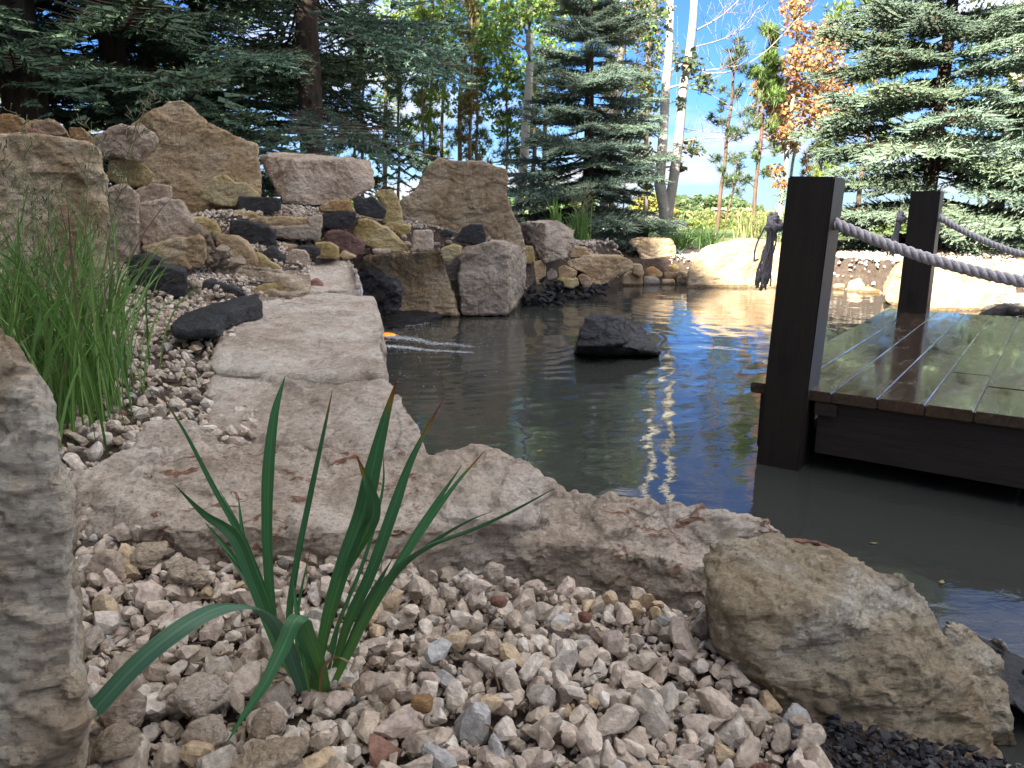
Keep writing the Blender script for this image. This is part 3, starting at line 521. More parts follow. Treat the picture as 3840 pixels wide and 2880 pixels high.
# terrace stones: name, label, category, material, frame, outline, depth, thickness
for nm, lb, ct, mt, fr, s_, Y_, T_ in [
    ('pink_boulder', 'pinkish cleft boulder perched above the black blocks right of the grass', BO, 'pink', 'A', '50,460 280,410 480,405 540,520 600,650 590,790 480,850 130,890 0,720', 4.7, .5),
    ('rough_boulder', 'rough tan boulder directly under the pinkish cleft boulder', BO, 'tan', 'A', '100,900 480,825 720,805 760,1020 700,1110 300,1110 90,1080', 4.5, .5),
    ('black_block', 'black slate block with a flat top beside the tall grass', 'block', 'slatelt', 'A', '-40,1150 300,1105 540,1165 552,1400 400,1440 -40,1450', 4.0, .45),
    ('black_block', 'half-hidden black block behind the grass, above the flat-topped one', 'block', 'slate', 'A', '-60,1010 120,975 290,1050 290,1130 -60,1150', 4.2, .3),
    ('slate_tile', 'grey slate plate lying under the long limestone ledge', 'slate', 'slatelt', 'A', '700,1400 725,1250 900,1285 1060,1330 1190,1415 930,1440', 4.25, .3),
    ('yellow_stone', 'yellow-green mossy stone at the front of the limestone ledge', 'stone', 'yellow', 'A', '1220,1340 1350,1290 1600,1275 1690,1350 1680,1415 1500,1450 1260,1470 1210,1410', 4.35, .3),
    ('red_stone', 'small red stone between the limestone ledge and the spillway', 'stone', 'red', 'A', '1840,1250 1900,1238 1972,1300 1930,1355 1835,1365', 4.6, .15),
    ('beige_block', 'squarish beige block standing beside the wet spillway stone', 'block', 'pink', 'A', '1545,1100 1570,1030 1650,930 1780,940 1822,1000 1805,1160 1580,1160', 5.0, .3),
    ('black_wedge', 'big black wedge-shaped rock slanting down the middle of the terraces', 'rock', 'slatelt', 'A', '1010,625 1180,640 1400,705 1460,750 1470,920 1300,990 1230,940 1150,850 1010,790', 5.15, .4),
    ('black_wedge', 'small black broken rock at the lower tip of the black wedge', 'rock', 'slatelt', 'A', '1320,975 1440,885 1510,950 1520,1000 1592,1010 1545,1105 1400,1060', 5.0, .3),
    ('yellow_stone', 'smooth yellow rounded stone right of the pinkish cleft boulder', 'stone', 'yellow', 'A', '595,600 740,605 850,660 905,770 890,830 720,790 600,760', 5.0, .35),
    ('brown_rock', 'long brown craggy rock sloping below the black wedge', 'rock', 'tan', 'A', '880,780 1050,790 1150,850 1240,960 1295,1060 1260,1120 1160,1120 1030,1040 980,960 870,880', 4.85, .35),
    ('pale_yellow_stone', 'pale yellow flat stone below the brown craggy rock', 'stone', 'yellow', 'A', '1245,960 1330,975 1400,1040 1550,1130 1270,1140', 4.9, .2),
    ('lichen_rock', 'grey-yellow lichened rock at the foot of the pyramid boulder', 'rock', 'yellow', 'A', '700,400 700,320 760,230 860,165 960,158 1050,230 1160,230 1305,365 1290,410 1090,420 1060,490 900,470', 5.85, .4),
    ('black_block', 'black rectangular block on the gravel between lichened rock and flat boulder', 'block', 'slate', 'A', '1085,378 1300,385 1532,400 1530,515 1380,555 1140,545 1088,515', 5.7, .25),
    ('yellow_ledge_stone', 'thin yellow stone below the uppermost black block', 'stone', 'yellow', 'A', '1015,575 1060,530 1280,550 1295,610 1180,650 1020,640', 5.5, .25),
    ('tan_ledge', 'thin long tan ledge stone, upper of the two in the middle terrace', 'slab', 'tan', 'A', '1180,622 1500,588 1800,608 1822,655 1750,685 1400,700 1290,665', 5.45, .35),
    ('pink_ledge', 'long pinkish ledge stone, lower of the two in the middle terrace', 'slab', 'greyface', 'A', '1400,705 1800,678 1925,690 1925,805 1750,830 1460,800', 5.4, .35),
    ('corner_stone', 'small split stone at the right end of the thin tan ledge', 'stone', 'pink', 'A', '1800,620 1880,568 1955,580 1955,705 1840,700', 5.4, .2),
    ('black_block', 'black block under the orange stone in the middle of the mound', 'block', 'slate', 'B', '18,275 372,262 362,400 300,425 30,440', 5.7, .25),
    ('orange_stone', 'orange rough stone on top of a black block in front of the flat boulder', 'stone', 'orange', 'B', '-30,215 120,150 300,140 352,262 10,268', 5.75, .3),
    ('tan_ledge', 'low tan stone at the water runnel below the pinkish ledge', 'stone', 'tan', 'A', '1470,865 1700,890 1680,945 1490,945', 5.25, .25),
    ('black_block', 'small black block in the runnel just behind the spillway stone', 'block', 'slate', 'A', '1690,900 1760,885 1935,905 1935,990 1720,960', 5.2, .15),
    ('tan_stone', 'tan layered stone right of the small runnel block', 'stone', 'yellow', 'B', '-60,585 100,585 195,640 192,745 0,730', 5.25, .25),
    ('flat_stone', 'thin flat stone in front of the purple rock', 'stone', 'tan', 'B', '195,715 240,668 385,735 250,760', 5.4, .2),
    ('purple_rock', 'purple-brown rock in front of the big yellow slab', 'rock', 'purple', 'B', '18,570 80,460 250,458 400,540 468,590 442,715 370,725 200,660 20,600', 5.6, .35),
    ('yellow_slab', 'big yellow pointed slab sloping down to the right on the terraces', 'slab', 'yellow', 'B', '330,470 400,350 480,338 700,430 820,540 925,645 800,690 560,650 470,600 340,500', 5.8, .4),
    ('flat_stone', 'thin pinkish stone tucked under the big yellow slab', 'stone', 'pink', 'B', '540,650 730,650 722,695 560,698', 5.7, .15),
    ('black_lump', 'black craggy lump right of the orange stone', 'rock', 'slatelt', 'B', '350,200 345,120 400,88 480,135 520,92 620,150 692,260 645,335 500,312 380,280', 6.0, .3),
    ('yellow_upright', 'upright yellow stone behind the black craggy lump', 'rock', 'yellow', 'B', '560,60 640,20 740,30 800,100 830,200 862,380 750,400 650,380 660,200', 6.3, .3),
    ('lime_block', 'small yellow-green block above the pinkish cube on the right terrace', 'block', 'yellow', 'B', '640,420 700,380 760,368 950,410 920,490 850,515 750,450', 6.05, .25),
    ('pink_cube', 'pinkish cube-like stone left of the black trapezoid stone', 'stone', 'pink', 'B', '945,540 980,450 1165,448 1182,640 1050,690 950,640', 6.15, .25),
    ('dark_stone', 'small dark glossy stone lying on the gravel by the tallest slab', 'stone', 'slate', 'B', '1228,475 1300,438 1390,478 1372,525 1260,515', 6.3, .2),
    ('black_trapezoid', 'black trapezoid stone at the foot of the tallest slab', 'block', 'slatelt', 'B', '1390,560 1480,420 1560,388 1690,393 1720,500 1720,600 1590,605', 6.6, .3),
    ('green_stone', 'yellow-green stone peeping out behind the block with a pale side', 'stone', 'yellow', 'C', '160,480 270,483 292,600 290,660 180,660', 7.5, .3),
    ('bank_stone', 'tan slanted stone on the far gravel bank behind the wrinkled tan block', 'stone', 'tan', 'C', '630,520 700,478 840,498 858,560 780,610 650,590', 8.4, .3),
    ('overhang_ledge', 'broad tan ledge overhanging the water on the far bank', BO, 'tan', 'C', '560,655 830,578 1200,588 1322,650 1312,700 1140,800 1010,895 900,910 820,770 650,690', 8.3, .6),
    ('split_block', 'two-tone block beside the slate chips, tan right half', 'block', 'tan', 'C', '205,650 360,625 410,680 402,800 340,880 205,880', 7.7, .3),
    ('round_stone', 'small round pinkish stone above the slate chips', 'stone', 'pink', 'C', '402,760 460,708 520,750 524,800 450,830 405,800', 7.9, .2),
    ('bank_stone', 'upper of two stacked yellowish stones under the overhanging ledge', 'stone', 'tan', 'C', '500,700 600,682 735,740 722,800 560,805 505,760', 8.1, .3),
    ('bank_stone', 'lower yellow stone of the two stacked under the overhanging ledge', 'stone', 'yellow', 'C', '505,830 560,802 740,818 752,880 680,920 540,895', 8.0, .3),
    ('bank_stone', 'brown upright stone at the left foot of the overhanging ledge', 'stone', 'brown', 'C', '730,800 780,768 860,800 895,905 800,905', 8.15, .2),
    ('bank_stone', 'rounded tan stone with dark base at the far waterline', 'stone', 'tan', 'C', '1205,900 1210,800 1270,750 1390,758 1412,850 1400,905', 9.2, .4),
    ('bank_stone', 'grey low stone at the far waterline right of the rounded one', 'stone', 'grey', 'C', '1415,885 1430,800 1540,798 1592,840 1575,890', 9.35, .3),
    ('bank_stone', 'orange-brown stone above the grey one on the far bank', 'stone', 'orange', 'C', '1438,760 1450,715 1520,698 1622,760 1605,805 1480,795', 9.5, .3),
    ('bank_stone', 'low brown stone on the far bank left of the sunlit boulder, upper row', 'stone', 'brown', 'C', '1630,770 1700,748 1785,750 1805,800 1700,822 1635,810', 9.5, .3),
    ('bank_stone', 'flat pale stone at the far waterline below the low brown one', 'stone', 'tan', 'C', '1605,880 1615,830 1740,828 1755,885', 9.35, .3),
    ('bank_stone', 'small yellow stone on the far bank above the low brown one', 'stone', 'yellow', 'C', '1690,690 1760,668 1795,710 1745,745 1692,725', 9.6, .2),
    ('bank_stone', 'brown stone touching the left side of the sunlit boulder', 'stone', 'brown', 'C', '1770,770 1800,740 1875,750 1885,900 1765,890', 9.4, .3),
    ('bank_stone', 'craggy stone at the right end of the overhanging ledge', 'stone', 'tan', 'C', '1300,670 1400,672 1425,760 1405,800 1310,760', 9.1, .3),
    ('back_boulder', 'craggy brown boulder on the far bank in front of the twin aspen', BO, 'brown', 'C', '1262,450 1300,420 1400,398 1700,408 1762,500 1752,600 1560,630 1400,615 1350,520', 10.2, .7),
    ('dark_stone', 'small black stone pair-mate beside the craggy brown boulder, upper', 'stone', 'slate', 'C', '1268,505 1310,478 1345,520 1280,535', 9.8, .15),
    ('dark_stone', 'small black stone pair-mate beside the craggy brown boulder, lower', 'stone', 'slate', 'C', '1228,540 1250,515 1290,535 1280,550 1235,550', 9.7, .12),
    ('sunlit_boulder', 'rounded boulder in full sun at the far waterline left of the near post', BO, 'tan', 'P', '2572,1110 2580,1020 2612,958 2640,935 2700,915 2780,898 2880,903 2960,918 3020,990 3050,1120 2800,1130', 9.0, .8),
    ('sunlit_rock', 'pointed sunlit rock between the two posts, highest of its heap', 'rock', 'tan', 'D', '1180,610 1230,540 1280,498 1340,518 1372,590 1362,630 1200,630', 9.0, .4),
    ('sunlit_rock', 'rounded golden sunlit rock at the water between the two posts', 'rock', 'tan', 'D', '1030,700 1045,640 1120,615 1152,670 1132,725 1040,725', 8.6, .4),
    ('sunlit_rock', 'flat sunlit rock lying under the pointed one between the posts', 'rock', 'tan', 'D', '1150,630 1300,608 1325,640 1270,678 1160,675', 8.7, .4),
    ('sunlit_rock', 'low wide sunlit rock at the waterline between the posts', 'rock', 'orange', 'D', '1050,725 1170,680 1290,700 1295,750 1060,745', 8.4, .4),
    ('sunlit_rock', 'small brown sunlit rock just right of the near post', 'rock', 'brown', 'D', '925,640 940,580 1040,578 1072,620 1035,650', 9.2, .3),
    ('sunlit_rock', 'small flat sunlit rock at the water just right of the near post', 'rock', 'tan', 'D', '930,690 940,655 1030,650 1045,700', 8.8, .3),
    ('sunlit_boulder', 'sunlit boulder directly behind the foot of the far post', BO, 'tan', 'D', '1285,760 1290,690 1350,570 1420,512 1520,500 1590,560 1590,860 1400,860', 7.3, .6),
    ('sunlit_boulder', 'big rectangular sunlit boulder right of the far post', BO, 'tan', 'D', '1570,880 1560,700 1590,512 1900,518 2110,560 2172,640 2150,780 2000,790 1800,880', 6.9, .8),
    ('dark_plank_stone', 'thin dark slate plate jutting in from the right edge above grey rubble', 'slate', 'grey', 'D', '2036,755 2100,735 2300,735 2500,760 2300,790 2060,778', 6.4, .3),
    ('rubble_stone', 'yellow angular stone at the front of the grey rubble by the deck edge', 'stone', 'yellow', 'D', '1880,905 2000,848 2040,892 2030,925 1900,925', 5.9, .2),
    ('sunlit_rock', 'small sunlit pale rock above the big rectangular boulder', 'rock', 'pink', 'D', '2010,560 2070,530 2120,515 2130,570', 8.6, .3),
    ('sunlit_rock', 'orange sunlit rock cut by the right edge of the picture', 'rock', 'orange', 'D', '2125,560 2150,505 2200,480 2290,490 2300,580', 8.4, .4)]:
    rock(nm, lb, ct, mt, [pr(fr, s_, Y_, T_, lean=.1)], smooth=.5 if ct in ('block', 'slab', 'slate') else 1.)
rock('limestone_ledge', 'long pale flat ledge stone with a crack, below the rough tan boulder', 'slab', 'lime', [
    sl('A', '545,1172,.52 700,1112,.54 1000,1098,.56 1250,1100,.57 1500,1130,.56 1850,1172,.54 1842,1290,.48 1800,1370,.45 1650,1400,.44 1240,1310,.46 1050,1262,.47 740,1235,.49 600,1262,.48', .40, .93)], amp=.016, strata=.08)
rock('slate_plate', 'large flat black slate plate lying on the gravel left of the long slab', 'slate', 'slate', [
    sl('P', '640,1215,.455 700,1170,.47 800,1140,.48 870,1122,.49 965,1100,.50 985,1135,.48 900,1160,.47 838,1185,.465 825,1215,.455 815,1232,.445 650,1236,.445', .41, .98)], amp=.010, vox=.008)
# loose stones near the iris
for k, (px, py, w, h, mt, lb) in enumerate([
    (405, 2085, 150, 150, 'pink', 'largest rounded stone of the gravel beside the mottled left boulder'), (725, 2105, 195, 110, 'lime', 'wide wedge-shaped stone at the foot of the long boulder, left of the iris'),
    (560, 2045, 160, 110, 'lime', 'pale knobbly stone against the long boulder, between two larger ones'), (460, 2610, 200, 190, 'pink', 'brown-grey block at the left of the iris base'),
    (750, 2560, 260, 140, 'pink', 'broad pale stone left of the iris base'), (430, 2740, 250, 150, 'lime', 'big whitish stone near the tip of the drooping iris leaf'),
    (1030, 2790, 300, 150, 'lime', 'widest foreground stone at the bottom edge with dark specks'), (780, 2690, 190, 160, 'pink', 'pinkish two-part stone under the drooping leaves'),
    (1010, 2660, 150, 170, 'pink', 'grey-brown angular stone under the bent leaf'), (1390, 2540, 170, 100, 'pink', 'yellowish oblong stone just right of the iris base'),
    (1870, 2238, 78, 56, 'red', 'brick-red stone nearest the long boulder'), (2190, 2300, 64, 54, 'red', 'small rust-red stone in the upper gravel, right of centre'),
    (1580, 2600, 95, 110, 'orange', 'orange pitted stone right of the iris'), (2860, 2870, 110, 80, 'red', 'red stone at the bottom edge beside black chips'),
    (1060, 2100, 60, 50, 'greyface', 'blue-grey pebble leaning on the long boulder behind the leaves'), (1850, 2120, 95, 80, 'pink', 'rosy stone balanced at the foot of the long boulder')]):
    if mt == 'greyface' : mt = 'grey'
    c = at(px, py+h*.35, z=.235); sc_ = c.y*1.05/FPX; rr = random.Random(k+40)
    P_ = []
    while len(P_) < 15:
        u = Vector((rr.gauss(0, 1), rr.gauss(0, 1), rr.gauss(0, 1))).normalized(); q = rr.uniform(.86, 1.08); P_.append(Vector((c.x+w*.53*sc_*u.x*q, c.y+w*.46*sc_*u.y*q, c.z+h*.05*sc_+h*.50*sc_*u.z*q)))
    rock('loose_stone', lb, 'stone', mt, [('hu', P_)], amp=w*sc_*.06, vox=.0032, smooth=1)

# ---------------------------------------------------------------- gravel
def ico(level):
    bm = bmesh.new(); bmesh.ops.create_icosphere(bm, subdivisions=level, radius=1)
    V = np.array([v.co for v in bm.verts]); F = np.array([[v.index for v in f.verts] for f in bm.faces]); bm.free(); return V, F
def stone_protos(level, n, seed, flat=1., rough=.06, planes=8):
    r = np.random.default_rng(seed); D, F = ico(level); out = []
    for k in range(n):
        nn = r.normal(size=(planes, 3)); nn /= np.linalg.norm(nn, axis=1)[:, None]; d = r.uniform(.42, .9, planes)
        q = D@nn.T; q = np.where(q > .05, d/np.maximum(q, .05), 9); rad = np.minimum(q.min(1), 1.3); rad = rad/np.percentile(rad, 80)
        V = D*rad[:, None]*np.array([1, r.uniform(.62, .95), r.uniform(.5, .8)*flat])
        if level > 1: V *= (1+rough*fbm(D*3+k*5, 3))[:, None]
        out.append(V)
    return out, F
PAL = np.array([(.55, .465, .375), (.51, .42, .33), (.61, .54, .455), (.46, .385, .305), (.54, .44, .365), (.63, .57, .49), (.40, .33, .26), (.52, .40, .26), (.42, .41, .39), (.34, .19, .14)])
PW = np.array([.2, .18, .15, .12, .12, .08, .07, .045, .03, .005]); PW = PW/PW.sum()
def rotmats(n, r, tilt=1.):
    a, b, c = r.uniform(0, 6.283, n), r.uniform(-tilt, tilt, n), r.uniform(-tilt, tilt, n)
    ca, sa, cb, sb, cc, sc = np.cos(a), np.sin(a), np.cos(b), np.sin(b), np.cos(c), np.sin(c); o = np.zeros(n)
    Rz = np.stack([ca, -sa, o, sa, ca, o, o, o, o+1], 1).reshape(-1, 3, 3); Rx = np.stack([o+1, o, o, o, cb, -sb, o, sb, cb], 1).reshape(-1, 3, 3); Ry = np.stack([cc, o, sc, o, o+1, o, -sc, o, cc], 1).reshape(-1, 3, 3)
    return Rz@Rx@Ry
def gravel(name, label, inside, bbox, size, layers, level, seed, mat='gravel', pal=PAL, pw=PW, drop=True, flat=1., smooth=False, spacing=1., tilt=1., zoff=0., tintv=.10):
    r = np.random.default_rng(seed); x0, x1, y0, y1 = bbox; lv = level if isinstance(level, tuple) else (level, level, 1e9)
    n = int((x1-x0)*(y1-y0)/(size*spacing)**2*layers); x = r.uniform(x0, x1, n); y = r.uniform(y0, y1, n)
    k = inside(x, y); x, y = x[k], y[k]; n = len(x); rad = size*.5*np.exp(r.normal(-.02, .34, n))*1.08; rad = np.minimum(rad, size*1.0); g = ground(x, y)+zoff
    if drop:
        res = size/9; W = int((x1-x0)/res)+3; H = int((y1-y0)/res)+3; gx, gy = np.meshgrid(x0+np.arange(W)*res, y0+np.arange(H)*res)
        hm = np.full((H, W), -9.); z = np.zeros(n); order = np.argsort(r.uniform(0, 1, n)+(-rad/size)*.25)
        for i in order:
            m = int(rad[i]*.85/res)+1; cx = int((x[i]-x0)/res); cy = int((y[i]-y0)/res); a, b_, c, d = max(cy-m, 0), cy+m+1, max(cx-m, 0), cx+m+1
            sub = hm[a:b_, c:d]; dx = gx[a:b_, c:d]-x[i]; dy = gy[a:b_, c:d]-y[i]; q = 1-(dx*dx+dy*dy)/(rad[i]*.9)**2; k = q > 0
            if not k.any(): continue
            hh = max(g[i], float(np.percentile(sub[k], 62)) if (sub[k] > -8).any() else -9); z[i] = hh+rad[i]*.36
            if z[i] > g[i]+size*1.35: z[i] = -99; continue
            sub[k] = np.maximum(sub[k], z[i]+rad[i]*.55*np.sqrt(q[k]))
        for i in range(n):
            if z[i] < -50: continue
            m = int(rad[i]*.7/res)+1; cx = int((x[i]-x0)/res); cy = int((y[i]-y0)/res); sub = hm[max(cy-m, 0):cy+m+1, max(cx-m, 0):cx+m+1]
            if np.percentile(sub, 25) > z[i]+rad[i]*.62: z[i] = -99
        k = z > -50; x, y, z, rad = x[k], y[k], z[k], rad[k]; n = len(x)
    else: z = g+rad*r.uniform(.0, .5, n)
    A = rotmats(n, r, tilt); mb = MB(); pi_ = r.integers(0, 14, n); ci = r.choice(len(pal), n, p=pw)
    cc = pal[ci]*np.exp(r.normal(0, tintv, n))[:, None]
    for li in (0, 1):
      protos, F = stone_protos(lv[li], 14, seed, flat)
      for p in range(14):
        s = np.where((pi_ == p) & ((y >= lv[2]) if li else (y < lv[2])))[0]
        if not len(s): continue
        V = np.einsum('nij,vj->nvi', A[s], protos[p])*rad[s][:, None, None]+np.stack([x[s], y[s], z[s]], 1)[:, None, :]
        nv = len(protos[p]); FF = (F[None]+(np.arange(len(s))*nv)[:, None, None]).reshape(-1, 3)
        mb.add(V.reshape(-1, 3), FF, np.repeat(cc[s], nv, 0))
    return tag(mb.build(name, M[mat], smooth=smooth), label, 'gravel', kind='stuff')
def poly(P):
    P = np.array(P)
    def f(x, y):
        ins = np.zeros(x.shape, bool); n = len(P)
        for i in range(n):
            x1, y1 = P[i]; x2, y2 = P[(i+1) % n]; c = (y1 > y) != (y2 > y); ins ^= c & (x < (x2-x1)*(y-y1)/((y2-y1) or 1e-9)+x1)
        return ins
    return f
gravel('near_gravel', 'coarse crushed limestone gravel round the iris plant', poly([(-.8, .45), (.42, .45), (.44, .95), (.40, 1.12), (.42, 1.40), (.1, 1.42), (-.5, 1.46), (-.85, 1.6)]), (-.85, .48, .45, 1.6), .0345, 3.1, (3, 2, 1.05), 11, smooth=False)
gravel('grit', 'fine pale limestone grit and chips between the gravel stones', poly([(-.8, .45), (.42, .45), (.44, .95), (.40, 1.12), (.46, 1.5), (-.85, 1.6)]), (-.85, .48, .45, 1.6), .015, 1.5, 1, 31, drop=False, zoff=.012)
gravel('side_gravel', 'fine crushed gravel strip between the grass and the long slab', poly([(-.85, 1.5), (-.66, 1.7), (-.80, 2.4), (-1.15, 3.1), (-1.28, 3.6), (-1.15, 4.3), (-2.6, 4.4), (-2.4, 1.2), (-.85, 1.2)]), (-2.6, -.6, 1.2, 4.4), .032, 1.7, (2, 1, 2.1), 12)
gravel('terrace_gravel', 'pale small gravel filling the terraces of the mound', lambda x, y: psd(x, y) > .34, (-3.2, .9, 4.2, 7.6), .028, 1.25, 1, 13, drop=False)
gravel('bank_gravel', 'gravel covering the far bank beside the overhanging ledge', lambda x, y: (psd(x, y) > .10) & (y < 10.1+.25*np.sin(x*3)), (.5, 7.2, 6.6, 10.4), .044, 1.2, 1, 14, drop=False)
BPAL = np.array([(.018, .018, .022), (.03, .03, .035), (.05, .048, .05), (.012, .012, .014)]); BPW = np.array([.4, .3, .1, .2])
gravel('black_chips', 'fine black slate chips below the mottled boulder', poly([(.39, .4), (.36, .97), (.50, 1.04), (.62, 1.0), (.8, .97), (.95, 1.0), (1.05, 1.15), (1.5, 1.1), (1.5, .4)]), (.39, 1.5, .4, 1.2), .015, 3.2, 1, 15, 'chips', BPAL, BPW, drop=False, flat=.6, zoff=.012)
def chip_slope(px0, px1, py0, py1, n, seed, size, Y):
    r = random.Random(seed); pr_, F = stone_protos(1, 6, seed, .55, planes=8); ms = []
    for k in range(6):
        o = mesh_np('slate_chip', pr_[k], F, M['slatelt']); ms.append(o.data); bpy.data.objects.remove(o)
    for i in range(n):
        py = r.uniform(py0, py1); px = r.uniform(px0, px1); t = (py1-py)/(py1-py0); p = at(px, py, Y=Y+t*.55+r.uniform(-.05, .05))
        o = bpy.data.objects.new('slate_chip', r.choice(ms)); col.objects.link(o); o.location = p; s = size*r.uniform(.55, 1.25)
        o.scale = (s, s, s); o.rotation_euler = (r.uniform(-.9, .9), r.uniform(-.9, .9), r.uniform(0, 6.28))
        tag(o, 'dark angular slate chip in the pile at the waterline right of the upright block', 'slate chip', 'slate chips heaped at the waterline')
chip_slope(1958, 2105, 1050, 1152, 95, 5, .060, 7.15)
chip_slope(2090, 2180, 1085, 1135, 34, 9, .036, 7.5)
chip_slope(2180, 2275, 1068, 1108, 40, 6, .052, 7.75)
def rubble(seed):
    r = random.Random(seed); pr_, F = stone_protos(2, 4, seed, .6, planes=9); ms = []
    for k in range(4):
        o = mesh_np('rubble_stone', pr_[k], F, M['grey']); ms.append(o.data); bpy.data.objects.remove(o)
    for i in range(26):
        p = at(r.uniform(3700, 3990), r.uniform(1148, 1215), Y=6.1+r.uniform(-.3, .3)); o = bpy.data.objects.new('rubble_stone', r.choice(ms)); col.objects.link(o)
        o.location = p; s = r.uniform(.06, .12); o.scale = (s, s, s); o.rotation_euler = (r.uniform(-.4, .4), r.uniform(-.4, .4), r.uniform(0, 6))
        tag(o, 'grey angular rubble stone heaped behind the far edge of the deck at the right', 'stone', 'grey rubble behind the deck')
rubble(3)
def small_heap():
    r = random.Random(8); pr_, F = stone_protos(2, 5, 21, 1, planes=9); ms = []
    for k in range(5):
        o = mesh_np('small_stone', pr_[k], F, M['lime' if k % 2 else 'pink']); ms.append(o.data); bpy.data.objects.remove(o)
    def put(fr, L, Y, lb, gp):
        for x, y, w in L:
            ox, oy, k = FR[fr]; p = at(ox+x/k, oy+y/k, Y=Y+r.uniform(-.05, .05)); o = bpy.data.objects.new('small_stone', r.choice(ms)); col.objects.link(o); o.location = p
            s = w/k*Y/FPX*.62; o.scale = (s, s, s*1.1); o.rotation_euler = (r.uniform(-.5, .5), r.uniform(-.5, .5), r.uniform(0, 6)); tag(o, lb, 'stone', gp)
    put('A', [(665, 710, 120), (760, 770, 90), (840, 795, 100), (780, 825, 110), (805, 885, 110), (770, 925, 90), (910, 950, 130), (860, 1010, 110), (790, 1060, 110), (875, 1070, 120), (960, 1060, 120), (1095, 1060, 150), (940, 1000, 110), (690, 780, 90), (620, 785, 90), (1030, 1040, 90)], 4.72,
        'small pale stone in the heap between the rough tan boulder and the brown craggy rock', 'small stones heaped between the boulders')
    put('A', [(600, 1290, 100), (640, 1350, 110), (690, 1440, 130), (785, 1415, 110), (865, 1405, 110), (990, 1430, 120), (600, 1400, 110), (560, 1340, 100), (650, 1300, 80), (590, 1470, 110), (540, 1500, 110), (1260, 1480, 100), (1350, 1470, 90), (1440, 1450, 110), (1550, 1430, 100), (1610, 1420, 90)], 4.15,
        'small pale stone scattered round the slate plates and the yellow-green stone', 'small stones round the slate plates')
    put('B', [(910, 590, 90), (1010, 640, 80), (1220, 600, 80), (1210, 645, 70), (870, 530, 70), (740, 440, 60), (75, 440, 70), (130, 400, 50), (500, 680, 80), (1330, 570, 60), (1750, 540, 70), (960, 660, 60)], 5.9,
        'small pale stone lying on the right terraces near the pinkish cube', 'small stones on the right terraces')
small_heap()

# ---------------------------------------------------------------- running water, foam, lamp
def waterfall():
    mb = MB(); r = random.Random(4)
    for k in range(11):
        o = (k-5)*3.2; P = [at(1262+o*.6, 985, Y=5.62), at(1290+o, 992+r.uniform(-3, 3), Y=5.55), at(1318+o*.8, 1022, Y=5.5), at(1335+o*.7, 1052, Y=5.48), at(1343+o*.7, 1092, Y=5.46), at(1345+o, 1150, Y=5.45)]
        Q = spline(P, 26); Q += np.array([[.006*math.sin(i*.9+k), 0, .005*math.sin(i*1.3+k*2)] for i in range(26)]); mb.add(*tube_vf(Q, [.010*(1+.4*math.sin(i*1.7+k*3)) for i in range(26)], 5))
    tag(mb.build('waterfall', M['fall'], smooth=True), 'thin white stream of water falling off the pale ledge onto black rock', 'waterfall')
    V = [at(1170, 1012, z=.515), at(1290, 1018, z=.51), at(1338, 1040, z=.50), at(1335, 1050, z=.495), at(1150, 1052, z=.50)]
waterfall()
def foam():
    r = np.random.default_rng(5); mb = MB(); D, F = ico(1); up = D[:, 2] > -.3
    def bub(x, y, rad):
        mb.add(D*np.array([rad, rad, rad*.35])+np.array([x, y, .004]), F)
    def streak(P, n, w):
        Q = spline([list(at(a, b, z=0)) for a, b in P], 60)
        for i in range(n):
            t = r.uniform(0, 1)**1.15; q = Q[int(t*59)]; bub(q[0]+r.normal(0, w*.5), q[1]+r.normal(0, w*(1-.6*t)), r.uniform(.003, .0072)*(1.1-.5*t))
    streak([(1440, 1262), (1500, 1268), (1560, 1275), (1620, 1290), (1690, 1292), (1780, 1305)], 1100, .045)
    streak([(1440, 1300), (1520, 1305), (1600, 1315), (1700, 1320), (1765, 1325)], 760, .03)
    streak([(1440, 1225), (1500, 1222), (1560, 1222), (1610, 1210)], 160, .03)
    for i in range(230): p = at(1440+abs(r.normal(0, 240)), 1225+abs(r.normal(0, 90)), z=0); bub(p.x, p.y, r.uniform(.002, .006))
    tag(mb.build('foam', M['foam'], smooth=True), 'white foam streaks drifting on the water below the waterfall', 'foam', kind='stuff')
foam()
lr = empty('pond_lamp', at(1448, 1258, z=0), 'glowing orange underwater lamp at the corner of the long slab', 'lamp')
mb = MB(); D, F = ico(3); mb.add(D*np.array([.075, .055, .02]), F); mb.build('lens', M['lamp'], lr, smooth=True)
mb = MB(); V, F = tube_vf([(0, 0, -.12), (0, 0, -.005)], [.05, .06], 16); mb.add(V, F); mb.build('housing', M['slate'], lr)

